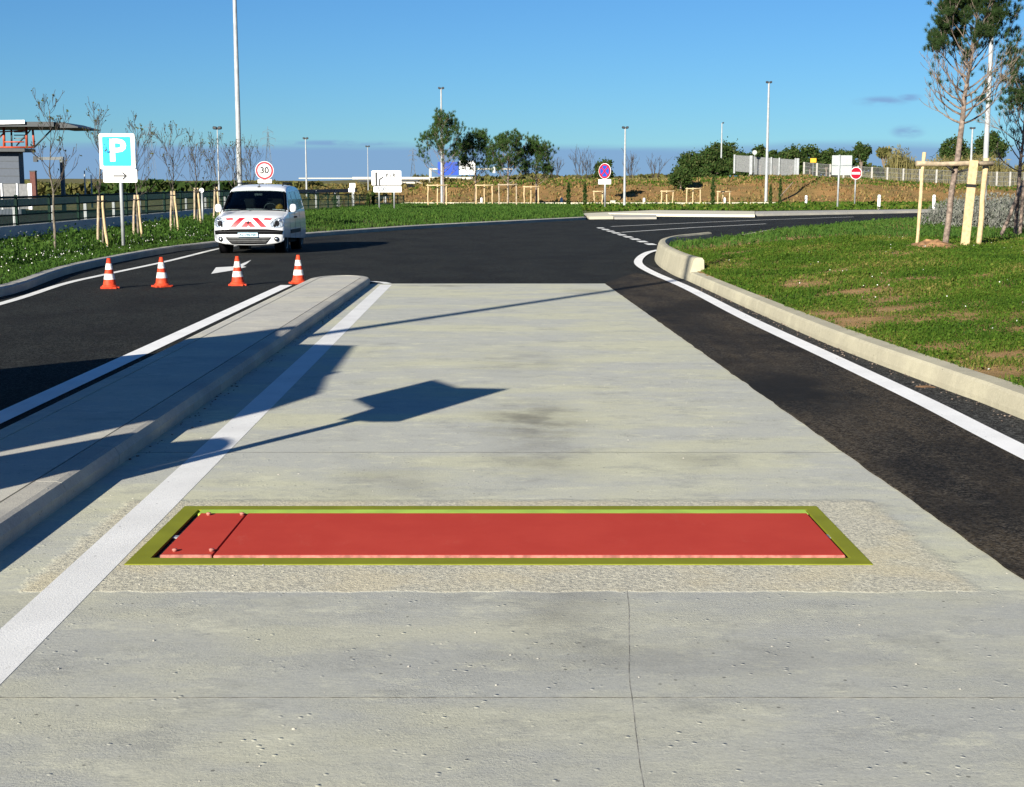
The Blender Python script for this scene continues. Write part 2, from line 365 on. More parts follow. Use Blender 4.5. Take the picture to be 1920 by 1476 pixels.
def earth(name, c1, c2, c3, s1=0.15, s2=1.2):
    t = NT(name)
    col = t.mix(t.ramp(t.noise(s1, 6, 0.65), 0.4, 0.62), c1, c2)
    col = t.mix(t.math('MULTIPLY', t.ramp(t.noise(s2, 6, 0.7, vec=(1, 2, 1)), 0.45, 0.7), 0.8), col, c3)
    col = t.mix(t.math('MULTIPLY', t.ramp(t.noise(9, 5, 0.7), 0.5, 0.75), 0.4), col, tuple(x * 0.55 for x in c1))
    t.bump(t.noise(14, 6, 0.75), 1.0, 0.05)
    return t.fin(col, 0.95, 0, 0.1)
earth('ground', (0.15, 0.13, 0.055), (0.085, 0.10, 0.035), (0.20, 0.15, 0.075))
earth('bank_soil', (0.27, 0.155, 0.062), (0.20, 0.13, 0.05), (0.13, 0.11, 0.04), 0.25, 0.8)
earth('verge_soil', (0.10, 0.115, 0.035), (0.075, 0.11, 0.028), (0.19, 0.13, 0.06), 0.4, 1.5)
earth('island_soil', (0.36, 0.22, 0.095), (0.24, 0.16, 0.065), (0.42, 0.27, 0.13), 0.5, 1.4)
earth('vine_soil', (0.16, 0.12, 0.075), (0.20, 0.14, 0.085), (0.10, 0.10, 0.05))

# van
def carpaint(name, c):
    t = NT(name)
    n = t.noise(3.0, 5)
    t.fin(t.mix(t.ramp(n, 0.3, 0.7), tuple(x * 0.93 for x in c), c), 0.28, 0, 0.5)
    t.b.inputs['Coat Weight'].default_value = 0.4
    t.b.inputs['Coat Roughness'].default_value = 0.08
    return t.m
carpaint('van_white', (0.66, 0.68, 0.70))
simple('van_plastic', (0.016, 0.017, 0.019), 0.6, spec=0.12)
simple('van_black', (0.004, 0.004, 0.005), 0.7, spec=0.05)
simple('tyre_rubber', (0.014, 0.014, 0.014), 0.85)
simple('rim_grey', (0.35, 0.36, 0.38), 0.4, 0.5)
simple('stripe_red', (0.40, 0.006, 0.018), 0.4, var=0.03)
simple('van_glass', (0.016, 0.022, 0.030), 0.05, 0, 0.6, var=0.0)
simple('lens', (0.42, 0.48, 0.54), 0.12, 0.3, 0.7, var=0.4, scale=30)
simple('lens_chrome', (0.7, 0.72, 0.74), 0.2, 0.9, 0.7)
simple('plate_blue', (0.45, 0.66, 0.78), 0.5)
simple('vest_yellow', (0.75, 0.36, 0.05), 0.7, var=0.2, scale=25)
def glassmat():
    m = bpy.data.materials.new('windscreen_glass'); m.use_nodes = True; MATS['windscreen_glass'] = m
    n, l = m.node_tree.nodes, m.node_tree.links
    n.remove(n['Principled BSDF'])
    tr = n.new('ShaderNodeBsdfTransparent'); tr.inputs[0].default_value = (0.55, 0.62, 0.62, 1)
    gl = n.new('ShaderNodeBsdfGlossy'); gl.inputs['Roughness'].default_value = 0.03
    fr = n.new('ShaderNodeFresnel'); fr.inputs[0].default_value = 1.25
    mx = n.new('ShaderNodeMixShader')
    l.new(fr.outputs[0], mx.inputs[0]); l.new(tr.outputs[0], mx.inputs[1]); l.new(gl.outputs[0], mx.inputs[2])
    l.new(mx.outputs[0], n['Material Output'].inputs[0])
glassmat()

# ------------------------------------------------------------------ mesh helpers
def obj(name, me, mat=None, parent=None, loc=None, rot=None):
    if isinstance(me, bmesh.types.BMesh):
        bm = me; me = bpy.data.meshes.new(name); bm.to_mesh(me); bm.free()
    if mat is not None and not me.materials: me.materials.append(MATS[mat])
    o = bpy.data.objects.new(name, me)
    COL.objects.link(o)
    if parent is not None: o.parent = parent
    if loc is not None: o.location = loc
    if rot is not None: o.rotation_euler = rot
    return o
def tag(o, label=None, cat=None, group=None, kind=None):
    if label: o['label'] = label
    if cat: o['category'] = cat
    if group: o['group'] = group
    if kind: o['kind'] = kind
    return o
def empty(name, loc=(0, 0, 0), rz=0.0):
    o = bpy.data.objects.new(name, None)
    o.location = loc; o.rotation_euler = (0, 0, rz); o.empty_display_size = 0.2
    COL.objects.link(o); return o
def copy_tree(o, parent=None):
    c = o.copy(); COL.objects.link(c)
    if parent is not None: c.parent = parent
    for ch in list(o.children): copy_tree(ch, c)
    return c
def bx(bm, x0, x1, y0, y1, z0, z1, M=None):
    vs = [bm.verts.new(p) for p in ((x0, y0, z0), (x1, y0, z0), (x1, y1, z0), (x0, y1, z0), (x0, y0, z1), (x1, y0, z1), (x1, y1, z1), (x0, y1, z1))]
    for f in ((0, 3, 2, 1), (4, 5, 6, 7), (0, 1, 5, 4), (1, 2, 6, 5), (2, 3, 7, 6), (3, 0, 4, 7)):
        bm.faces.new([vs[i] for i in f])
    if M is not None:
        for v in vs: v.co = M @ v.co
    return vs
def box_mesh(x0, x1, y0, y1, z0, z1, bev=0.0):
    bm = bmesh.new(); bx(bm, x0, x1, y0, y1, z0, z1)
    if bev: bmesh.ops.bevel(bm, geom=bm.edges[:], offset=bev, segments=2, affect='EDGES')
    return bm
def bar(bm, a, b, r0, r1=None, n=6, caps=True):
    a, b = Vector(a), Vector(b); r1 = r0 if r1 is None else r1
    d = (b - a)
    if d.length < 1e-6: return
    q = d.to_track_quat('Z', 'Y')
    ra = [bm.verts.new(a + q @ Vector((r0 * math.cos(2 * math.pi * i / n), r0 * math.sin(2 * math.pi * i / n), 0))) for i in range(n)]
    rb = [bm.verts.new(b + q @ Vector((r1 * math.cos(2 * math.pi * i / n), r1 * math.sin(2 * math.pi * i / n), 0))) for i in range(n)]
    for i in range(n):
        f = bm.faces.new((ra[i], ra[(i + 1) % n], rb[(i + 1) % n], rb[i])); f.smooth = n > 5
    if caps:
        bm.faces.new(ra[::-1]); bm.faces.new(rb)
def tube(bm, pts, rad, n=6, caps=True):
    pts = [Vector(p) for p in pts]
    rings = []
    for i, p in enumerate(pts):
        d = (pts[min(i + 1, len(pts) - 1)] - pts[max(i - 1, 0)]).normalized()
        q = d.to_track_quat('Z', 'Y'); r = rad[i] if isinstance(rad, (list, tuple)) else rad
        rings.append([bm.verts.new(p + q @ Vector((r * math.cos(2 * math.pi * k / n), r * math.sin(2 * math.pi * k / n), 0))) for k in range(n)])
    for a, b in zip(rings, rings[1:]):
        # match ring rotation
        off = min(range(n), key=lambda k: (a[0].co - b[k].co).length)
        b[:] = b[off:] + b[:off]
        for k in range(n):
            f = bm.faces.new((a[k], a[(k + 1) % n], b[(k + 1) % n], b[k])); f.smooth = True
    if caps:
        bm.faces.new(rings[0][::-1]); bm.faces.new(rings[-1])
def lathe(prof, n=24, bm=None, c=(0, 0, 0)):
    bm = bm or bmesh.new(); rings = []
    for r, z in prof:
        rings.append([bm.verts.new((c[0] + r * math.cos(2 * math.pi * k / n), c[1] + r * math.sin(2 * math.pi * k / n), c[2] + z)) for k in range(n)] if r > 1e-5 else [bm.verts.new((c[0], c[1], c[2] + z))])
    for a, b in zip(rings, rings[1:]):
        for k in range(n):
            if len(a) == 1: f = bm.faces.new((a[0], b[(k + 1) % n], b[k]))
            elif len(b) == 1: f = bm.faces.new((a[k], a[(k + 1) % n], b[0]))
            else: f = bm.faces.new((a[k], a[(k + 1) % n], b[(k + 1) % n], b[k]))
            f.smooth = True
    return bm
def prism(poly, z0, z1, bm=None):
    """vertical prism over an XY polygon; z1 may be a function of (x, y)"""
    bm = bm or bmesh.new()
    zt = (lambda x, y: z1) if not callable(z1) else z1
    zb = (lambda x, y: z0) if not callable(z0) else z0
    lo = [bm.verts.new((x, y, zb(x, y))) for x, y in poly]; hi = [bm.verts.new((x, y, zt(x, y))) for x, y in poly]
    n = len(poly)
    f0 = bm.faces.new(hi); f1 = bm.faces.new(lo[::-1])
    for i in range(n): bm.faces.new((lo[i], lo[(i + 1) % n], hi[(i + 1) % n], hi[i]))
    bmesh.ops.recalc_face_normals(bm, faces=bm.faces[:])
    return bm
def outline_xz(poly, y0, y1, bm=None):
    """upright plate: outline in XZ, thickness along Y"""
    bm = bm or bmesh.new()
    a = [bm.verts.new((x, y0, z)) for x, z in poly]; b = [bm.verts.new((x, y1, z)) for x, z in poly]
    n = len(poly); bm.faces.new(a); bm.faces.new(b[::-1])
    for i in range(n): bm.faces.new((a[i], b[i], b[(i + 1) % n], a[(i + 1) % n]))
    bmesh.ops.recalc_face_normals(bm, faces=bm.faces[:])
    return bm
def patch(poly, step, zf, ylim=None):
    """flat polygon cut by a grid and draped on zf"""
    bm = bmesh.new()
    bm.faces.new([bm.verts.new((x, y, 0)) for x, y in poly])
    xs = [p[0] for p in poly]; ys = [p[1] for p in poly]
    def cut(co, no):
        bmesh.ops.bisect_plane(bm, geom=bm.verts[:] + bm.edges[:] + bm.faces[:], dist=1e-5, plane_co=co, plane_no=no)
    sx, sy = step
    if sx:
        k = math.floor(min(xs) / sx) + 1
        while k * sx < max(xs): cut((k * sx, 0, 0), (1, 0, 0)); k += 1
    if sy:
        k = math.floor(min(ys) / sy) + 1
        while k * sy < max(ys): cut((0, k * sy, 0), (0, 1, 0)); k += 1
    bmesh.ops.triangulate(bm, faces=[f for f in bm.faces if len(f.verts) > 4])
    for v in bm.verts: v.co.z = zf(v.co.x, v.co.y)
    bmesh.ops.recalc_face_normals(bm, faces=bm.faces[:])
    for f in bm.faces:
        if f.normal.z < 0: f.normal_flip()
        f.smooth = True
    return bm
def sheet(poly, h=0.0, step=None):
    """flush sheet on the road surface, h above it; cut where the road starts to climb"""
    bm = bmesh.new()
    bm.faces.new([bm.verts.new((x, y, 0)) for x, y in poly])
    for y in (40.0,):
        bmesh.ops.bisect_plane(bm, geom=bm.verts[:] + bm.edges[:] + bm.faces[:], dist=1e-5, plane_co=(0, y, 0), plane_no=(0, 1, 0))
    for v in bm.verts: v.co.z = rise(v.co.y) + h
    for f in bm.faces:
        f.normal_update()
        if f.normal.z < 0: f.normal_flip()
    return bm
def line_strip(pts, w, h):
    """painted line along world XY points"""
    L, Rr = [], []
    n = len(pts)
    for i in range(n):
        a, b = Vector(pts[max(0, i - 1)]), Vector(pts[min(n - 1, i + 1)])
        d = (b - a).normalized(); nn = Vector((-d.y, d.x)) * w / 2
        p = Vector(pts[i]); L.append(p + nn); Rr.append(p - nn)
    bm = bmesh.new()
    a = [bm.verts.new((p.x, p.y, rise(p.y) + h)) for p in L]; b = [bm.verts.new((p.x, p.y, rise(p.y) + h)) for p in Rr]
    for i in range(n - 1):
        f = bm.faces.new((b[i], b[i + 1], a[i + 1], a[i]))
        f.normal_update()
        if f.normal.z < 0: f.normal_flip()
    return bm
def smooth_curve(pts, k=6):
    """Catmull-Rom through 2-D points"""
    out = []
    n = len(pts)
    for i in range(n - 1):
        p0, p1, p2, p3 = (np.array(pts[max(0, i - 1)]), np.array(pts[i]), np.array(pts[i + 1]), np.array(pts[min(n - 1, i + 2)]))
        for j in range(k):
            t = j / k
            out.append(tuple(0.5 * ((2 * p1) + (-p0 + p2) * t + (2 * p0 - 5 * p1 + 4 * p2 - p3) * t * t + (-p0 + 3 * p1 - 3 * p2 + p3) * t ** 3)))
    out.append(tuple(pts[-1])); return out
def resample(pts, step):
    out = [pts[0]]; acc = 0.0
    for a, b in zip(pts, pts[1:]):
        d = math.hypot(b[0] - a[0], b[1] - a[1]); pos = step - acc
        while pos <= d:
            out.append((a[0] + (b[0] - a[0]) * pos / d, a[1] + (b[1] - a[1]) * pos / d)); pos += step
        acc = (acc + d) % step
    if math.hypot(out[-1][0] - pts[-1][0], out[-1][1] - pts[-1][1]) > step * 0.2: out.append(pts[-1])
    return out
def sweep(pts, prof, base=None, gap=0.0):
    """sweep a profile of (offset to the right of travel, height) along XY points"""
    base = base or rise
    bm = bmesh.new(); rings = []; n = len(pts)
    for i in range(n):
        a, b = Vector(pts[max(0, i - 1)]), Vector(pts[min(n - 1, i + 1)])
        d = (b - a).normalized(); nn = Vector((d.y, -d.x)); p = Vector(pts[i])
        if gap and i == 0: p = p + d * gap
        if gap and i == n - 1: p = p - d * gap
        pr = prof(i / (n - 1)) if callable(prof) else prof
        rings.append([bm.verts.new((p.x + nn.x * o, p.y + nn.y * o, base(p.y) + z)) for o, z in pr])
    m = len(rings[0])
    for a, b in zip(rings, rings[1:]):
        for k in range(m - 1): bm.faces.new((a[k], a[k + 1], b[k + 1], b[k]))
        bm.faces.new((a[m - 1], a[0], b[0], b[m - 1]))
    bm.faces.new(rings[0]); bm.faces.new(rings[-1][::-1])
    bmesh.ops.recalc_face_normals(bm, faces=bm.faces[:])
    return bm
def seg_dist(px, py, poly, closed=True):
    d = np.full(px.shape, 1e9); n = len(poly)
    for i in range(n if closed else n - 1):
        ax, ay = poly[i]; bx_, by_ = poly[(i + 1) % n]
        dx, dy = bx_ - ax, by_ - ay; L = dx * dx + dy * dy + 1e-12
        t = np.clip(((px - ax) * dx + (py - ay) * dy) / L, 0, 1)
        d = np.minimum(d, np.hypot(px - ax - t * dx, py - ay - t * dy))
    return d
def inside(px, py, poly):
    r = np.zeros(px.shape, bool); n = len(poly); j = n - 1
    for i in range(n):
        xi, yi = poly[i]; xj, yj = poly[j]
        c = ((yi > py) != (yj > py)) & (px < (xj - xi) * (py - yi) / (yj - yi + 1e-12) + xi)
        r ^= c; j = i
    return r
def np_mesh(name, co, tris, uvx=None, mat=None, parent=None):
    """mesh from numpy triangles; uvx is one random number per vertex"""
    me = bpy.data.meshes.new(name)
    me.vertices.add(len(co)); me.vertices.foreach_set('co', np.asarray(co, np.float32).ravel())
    nt = len(tris)
    me.loops.add(nt * 3); me.loops.foreach_set('vertex_index', np.asarray(tris, np.int32).ravel())
    me.polygons.add(nt); me.polygons.foreach_set('loop_start', np.arange(0, nt * 3, 3, dtype=np.int32))
    if uvx is not None:
        uv = me.uv_layers.new(name='UVMap')
        a = np.zeros((nt * 3, 2), np.float32); a[:, 0] = np.asarray(uvx)[np.asarray(tris).ravel()]
        uv.data.foreach_set('uv', a.ravel())
    me.update(); me.validate()
    return obj(name, me, mat, parent) if mat else me
def leaf_tris(c, size, up=0.0, aspect=1.0):
    """one triangle pair (diamond) of random orientation for each centre"""
    n = len(c)
    d1 = rng.normal(size=(n, 3)); d1[:, 2] += up; d1 /= np.linalg.norm(d1, axis=1)[:, None]
    d2 = rng.normal(size=(n, 3)); d2 -= (d2 * d1).sum(1)[:, None] * d1; d2 /= np.linalg.norm(d2, axis=1)[:, None]
    s = np.asarray(size).reshape(-1, 1) * np.ones((n, 1))
    co = np.stack([c - d1 * s, c + d2 * s * 0.5 * aspect, c + d1 * s, c - d2 * s * 0.5 * aspect], 1).reshape(-1, 3)
    i = np.arange(n) * 4
    tr = np.stack([np.stack([i, i + 1, i + 2], 1), np.stack([i, i + 2, i + 3], 1)], 1).reshape(-1, 3)
    return co, tr, np.repeat(rng.random(n), 4)
def blades(px, py, pz, h, w, lean=0.5):
    """one bent blade (3 triangles) for each root"""
    n = len(px); a = rng.random(n) * 6.283; b = rng.random(n) * 6.283
    ln = lean * rng.random(n) * h
    wx, wy = np.cos(a) * w / 2, np.sin(a) * w / 2
    lx, ly = np.cos(b) * ln, np.sin(b) * ln
    co = np.empty((n, 5, 3))
    co[:, 0] = np.stack([px - wx, py - wy, pz], 1); co[:, 1] = np.stack([px + wx, py + wy, pz], 1)
    co[:, 2] = np.stack([px - wx * 0.8 + lx * 0.35, py - wy * 0.8 + ly * 0.35, pz + h * 0.6], 1)
    co[:, 3] = np.stack([px + wx * 0.8 + lx * 0.35, py + wy * 0.8 + ly * 0.35, pz + h * 0.6], 1)
    co[:, 4] = np.stack([px + lx, py + ly, pz + h * (1 - 0.25 * lean)], 1)
    i = np.arange(n) * 5
    tr = np.stack([np.stack([i, i + 1, i + 3], 1), np.stack([i, i + 3, i + 2], 1), np.stack([i + 2, i + 3, i + 4], 1)], 1).reshape(-1, 3)
    return co.reshape(-1, 3), tr, np.repeat(rng.random(n), 5)
def join(parts):
    co, tr, uv, k = [], [], [], 0
    for c, t, u in parts:
        co.append(c); tr.append(t + k); uv.append(u); k += len(c)
    return np.concatenate(co), np.concatenate(tr), np.concatenate(uv)
def text_mesh(s, size, depth=0.002, bold=0.0):
    cu = bpy.data.curves.new('lettering', 'FONT'); cu.body = s; cu.size = size; cu.extrude = depth
    cu.align_x = 'CENTER'; cu.align_y = 'CENTER'; cu.offset = bold * size
    cu.resolution_u = 3
    o = bpy.data.objects.new('lettering', cu); COL.objects.link(o)
    dg = bpy.context.evaluated_depsgraph_get()
    me = bpy.data.meshes.new_from_object(o.evaluated_get(dg))
    bpy.data.objects.remove(o); bpy.data.curves.remove(cu)
    return me
def lettering(s, size, mat, parent, x, y, z, bold=0.0, name='lettering', sx=1.0):
    me = text_mesh(s, size, bold=bold)
    me.materials.clear()
    o = obj(name, me, mat, parent, (x, y, z), (math.pi / 2, 0, 0)); o.scale = (sx, 1, 1)
    return o
def nz(x, y, s=1.0, o=0.0): return mnoise.noise(Vector((x * s + o, y * s - o, o)))

# ------------------------------------------------------------------ the setting: ground, roads, kerbs
def sstep(a, b, x):
    t = min(1, max(0, (x - a) / (b - a))); return t * t * (3 - 2 * t)
def crest(x):
    xs = [-40, -13, -8, 0, 15, 22, 26, 44, 70]; hs = [0.0, 0.0, 1.5, 1.9, 1.9, 2.25, 2.3, 1.25, 1.0]
    return float(np.interp(x, xs, hs))
def terrain(x, y):
    z = rise(min(y, 112)) - 0.10
    if y > 112:
        z += 0.10 + crest(x) * sstep(112, 126, y) * 0.97
        # vineyard slope behind the underpass, then low hills to the horizon
        z += (1.0 - sstep(-16, -9, x)) * 1.9 * sstep(135, 240, y)
        z += 0.0092 * max(0, y - 240) * (1 - 0.55 * sstep(600, 3000, y))
        z += nz(x, y, 0.004, 3.3) * 7.0 * sstep(300, 1500, y)
        z += nz(x, y, 0.05, 1.7) * 0.35 * sstep(120, 300, y)
    return z
ys = list(np.arange(-40, 112, 8.0)) + list(np.arange(112, 132, 2.0)) + list(np.arange(132, 300, 6.0))
y = 300.0
while y < 9000: ys.append(y); y *= 1.09
NC = 150
bm = bmesh.new(); rows = []
for y in ys:
    rows.append([bm.verts.new((s * (60 + max(0, y) * 1.1), y, terrain(s * (60 + max(0, y) * 1.1), y))) for s in np.linspace(-1, 1, NC)])
for a, b in zip(rows, rows[1:]):
    for k in range(NC - 1):
        f = bm.faces.new((a[k], a[k + 1], b[k + 1], b[k])); f.smooth = True
tag(obj('ground', bm, 'ground'), kind='structure')

road = tag(obj('road', sheet([(-60, -30), (60, -30), (60, 92), (-60, 92)], 0.0), 'asphalt'), kind='structure')

# --- curves of the kerbs
KL = smooth_curve([(-7.35, -10), (-7.5, 10)] + [P(*q) for q in ((0, 557), (51, 543), (119, 517), (198, 497), (317, 474), (402, 463))] +
                  [P(*q) for q in ((480, 454), (565, 446), (760, 431), (900, 423), (1060, 414.5), (1100, 412.3))], 6)
FENCE = smooth_curve([(-12.4, -10), (-12.4, 20), (-12.4, 45), (-12.4, 60), (-12.0, 75), (-10.5, 90), (-7.8, 101)], 6)
BACK = [P(780, 388.5), P(900, 388.5), P(1000, 389), P(1090, 390)]
def offset_line(pts, o):
    out = []
    for i in range(len(pts)):
        a, b = Vector(pts[max(0, i - 1)]), Vector(pts[min(len(pts) - 1, i + 1)]); d = (b - a).normalized()
        out.append((pts[i][0] + d.y * o, pts[i][1] - d.x * o))
    return out
VERGE = offset_line(KL, -0.12) + [P(1090, 407)] + BACK[::-1] + FENCE[::-1]
def verge_h(x, y):
    return float(verge_np(np.array([x]), np.array([y]))[0])
def verge_np(px, py):
    d = seg_dist(px, py, KL, False)
    base = 0.008 * np.maximum(0, py - 40)
    t = np.clip(d / 3.2, 0, 1); t = t * t * (3 - 2 * t)
    far = np.clip((py - 50) / 30, 0, 1)
    return base + 0.12 + t * (0.30 * (1 - far) + 0.06 * far)
verge_in = VERGE
tag(obj('grass_verge', patch(VERGE, (2.0, 2.0), verge_h), 'verge_soil'), kind='structure')

kerb_l = resample(KL, 1.0)
kl = empty('verge_kerb', (0, 0, 0)); tag(kl, kind='structure')
_prof = [(0.0, -0.05), (0.02, 0.125), (-0.015, 0.15), (-0.17, 0.155), (-0.19, -0.05)]
i = 0
while i < len(kerb_l) - 1:
    a, b = kerb_l[i], kerb_l[i + 1]
    obj('kerb_stone', sweep([a, b], _prof, gap=0.004), 'kerb_grey', kl)
    i += 1

# --- right-hand grass island with its low kerb and tall nose
KR = smooth_curve([(4.05, -10), (3.85, 2)] + [P(*q) for q in ((1920, 790), (1770, 732), (1556, 649))] + [(3.24, 19.5), P(1290, 528)], 6)
NOSE = smooth_curve([P(1290, 528), P(1259, 515), P(1231, 495), (3.62, 35.0), (4.35, 38.2), (5.6, 41.0)], 8)
FARK = smooth_curve([(5.6, 41.0), (7.4, 45.5), (9.5, 50.7), (11.6, 53.6), (18, 63), (26, 72), (40, 84)], 6)
ISLE = offset_line(KR, 0.16) + offset_line(NOSE, 0.2)[1:] + offset_line(FARK, 0.16)[1:] + [(40, -10)]
KEDGE = KR + NOSE[1:] + FARK[1:]
def isle_np(px, py):
    d = seg_dist(px, py, KEDGE, False)
    t = np.clip((d - 0.25) / 4.2, 0, 1); t = t * t * (3 - 2 * t)
    near = np.exp(-((px - 3.6) ** 2 + (py - 32) ** 2) / 40.0)
    return 0.008 * np.maximum(0, py - 40) + 0.15 + t * 0.35 + 0.14 * near * np.clip(d / 0.4, 0.6, 1)
MOUND = [(V(1745, 472, 27.0)[0], 27.0, 0.55, 0.16), (V(1835, 520, 21.5)[0], 21.5, 0.25, 0.05)]
def isle_h(x, y):
    z = float(isle_np(np.array([x]), np.array([y]))[0])
    return z + nz(x, y, 0.9, 5) * 0.03
tag(obj('grass_island', patch(ISLE, (1.0, 1.0), isle_h), 'island_soil'), kind='structure')
kr = empty('island_kerb'); tag(kr, kind='structure')
# travel is away from the camera; the road lies to the left, so the stone sits to the right of the line
obj('low_kerb', sweep(KR, [(0.0, -0.05), (0.005, 0.05), (0.028, 0.145), (0.05, 0.168), (0.20, 0.175), (0.235, 0.16), (0.24, -0.05)]), 'kerb', kr)
obj('tall_nose', sweep(NOSE, [(0.0, -0.05), (0.01, 0.06), (0.085, 0.36), (0.115, 0.415), (0.17, 0.43), (0.25, 0.425), (0.285, 0.38), (0.30, -0.05)]), 'kerb', kr)
obj('low_kerb', sweep(FARK, [(0.0, -0.05), (0.02, 0.15), (0.05, 0.18), (0.22, 0.18), (0.24, -0.05)]), 'kerb', kr)

# --- concrete slab with its joints
JL = [(-2.21, -6.0), (-2.26, 5.99), (-2.33, 13.43), (-2.44, 24.55)]       # along the separator kerb
def lx(y): return float(np.interp(y, [p[1] for p in JL], [p[0] for p in JL])) - 0.03
def rx(y): return float(np.interp(y, [-6, 5.59, 24.32], [2.43, 2.13, 1.64]))
slab = tag(empty('concrete_slab'), kind='structure')
joints = [-6.0, P(960, 1313)[1], P(960, 1111)[1], P(960, 938)[1], P(960, 851)[1], 24.36]
def slab_panel(poly, mat='slab'):
    bm = prism(poly, -0.08, 0.008)
    return obj('slab_panel', bm, mat, slab)
g = 0.0022
yA, yB = joints[2], joints[3]
for a, b in ((0, 1), (1, 2), (3, 4), (4, 5)):
    y0, y1 = joints[a] + (g if a in (1, 4) else 0), joints[b] - (g if b in (1, 4) else 0)
    ym = [y0 + (y1 - y0) * k / 6 for k in range(7)]
    if (a, b) in ((0, 1), (1, 2)):        # sawn joint runs roughly down the lane here
        def cx(y): return float(np.interp(y, [-6, 3.6, 4.34, 5.1, 5.8], [0.30, 0.355, 0.385, 0.445, 0.49]))
        slab_panel([(lx(y), y) for y in ym] + [(cx(y) - 0.0002, y) for y in ym[::-1]], 'slab_near')
        slab_panel([(cx(y) + 0.0002, y) for y in ym] + [(rx(y) - 0.0, y) for y in ym[::-1]], 'slab_near')
        obj('joint_seal', line_strip([(cx(y) + 0.006 * nz(y, 2, 3.0), y) for y in np.linspace(y0, y1, 40)], 0.003, 0.0084), 'crack_grey', slab)
    else:
        slab_panel([(lx(y), y) for y in ym] + [(rx(y), y) for y in ym[::-1]])
for q in (1, 4):
    yj = joints[q]
    obj('joint_seal', line_strip([(lx(yj), yj), (rx(yj), yj)], 0.0055, 0.0088), 'joint_grey', slab)
# ring of exposed aggregate round the axle scale, plain strip left and right of it
FX0, FX1, FY0, FY1 = -1.672, 1.556, 5.812, 6.93      # outer edge of the frame
ax0, ax1 = -2.0, 1.86
rim = bmesh.new()
prism([(lx(yA), yA), (rx(yA), yA), (rx(FY0), FY0 - .003), (lx(FY0), FY0 - .003)], -0.08, 0.008, rim)
prism([(lx(FY1), FY1 + .003), (rx(FY1), FY1 + .003), (rx(yB), yB), (lx(yB), yB)], -0.08, 0.008, rim)
prism([(lx(FY0), FY0 - .003), (FX0 - .003, FY0 - .003), (FX0 - .003, FY1 + .003), (lx(FY1), FY1 + .003)], -0.08, 0.008, rim)
prism([(FX1 + .003, FY0 - .003), (rx(FY0), FY0 - .003), (rx(FY1), FY1 + .003), (FX1 + .003, FY1 + .003)], -0.08, 0.008, rim)
bmesh.ops.remove_doubles(rim, verts=rim.verts[:], dist=1e-4)
obj('slab_panel', rim, 'slab', slab)
tag(slab, kind='structure')

# darker asphalt strip with a ragged edge lapping on the slab
edge = []
yy = -6.0
while yy < 24.3:
    edge.append((rx(yy) + 0.012 * nz(yy, 0, 3.0) + 0.010 * nz(yy, 4, 11.0) - 0.01, yy)); yy += 0.11
inner = [(rx(24.3) + 0.03, 24.6), (2.45, 27.5), (2.75, 26)]
outer = [(2.86, 24.5), (2.90, 20), (2.95, 17), (3.02, 13), (3.06, 10), (3.1, 8), (3.15, -6)]
obj('asphalt_strip', prism(edge + inner + outer, -0.02, 0.016), 'asphalt_strip', road)

gut_in = smooth_curve([(3.27, -6), (3.25, 8.5), (3.24, 10.5), (3.19, 13.3), (3.08, 17.6), (3.04, 23), (2.93, 27.5), (2.98, 31)], 4)
gut_out = [(p[0] - 0.004, p[1]) for p in KR + NOSE[1:12] if p[1] < 31]
obj('gutter_strip', prism(gut_in + gut_out[::-1], -0.02, 0.011), 'asphalt_gutter', road)

# --- separator island of kerb stones and concrete infill
sep = tag(empty('separator_island'), kind='structure')
SR = JL[:-1] + [(-2.40, 21.5)]
def sepx(y, side):
    r = float(np.interp(y, [-6, 5.99, 13.43, 24.5], [-2.25, -2.29, -2.36, -2.47]))
    l = float(np.interp(y, [-6, 8.61, 23.6], [-3.10, -3.24, -3.50]))
    return r if side > 0 else l
kp_r = [(0.0, -0.05), (0.005, 0.075), (-0.02, 0.118), (-0.05, 0.125), (-0.155, 0.127), (-0.165, -0.05)]
stones = np.arange(-6, 23.3, 1.0)
for y in stones:
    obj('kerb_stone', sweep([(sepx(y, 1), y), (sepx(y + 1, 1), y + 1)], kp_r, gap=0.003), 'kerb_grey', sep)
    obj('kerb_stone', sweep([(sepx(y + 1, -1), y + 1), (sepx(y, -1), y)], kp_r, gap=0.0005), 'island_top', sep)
ye = stones[-1] + 1.0
xr, xl = sepx(ye, 1), sepx(ye, -1)
arc = []
for k in range(13):
    t = math.pi * k / 12
    arc.append(((xr + xl) / 2 + (xr - xl) / 2 * math.cos(t), ye + 0.95 * math.sin(t)))
# the end is broader to the left than to the right, like the photo's skewed nose
for k in range(0, 12, 4):
    obj('kerb_stone', sweep(arc[k:k + 5], kp_r, gap=0.003), 'kerb_grey', sep)
infill = [(sepx(y, 1) - 0.172, y) for y in np.arange(-6, ye + .1, 2.0)] + [(sepx(ye, 1) - 0.172, ye)] + \
         [((xr + xl) / 2 + ((xr - xl) / 2 - 0.172) * math.cos(math.pi * k / 12), ye + 0.775 * math.sin(math.pi * k / 12)) for k in range(1, 12)] + \
         [(sepx(ye, -1) + 0.164, ye)] + [(sepx(y, -1) + 0.164, y) for y in np.arange(-6, ye + .1, 2.0)[::-1]]
obj('infill', prism(infill, -0.05, 0.124), 'island_top', sep)

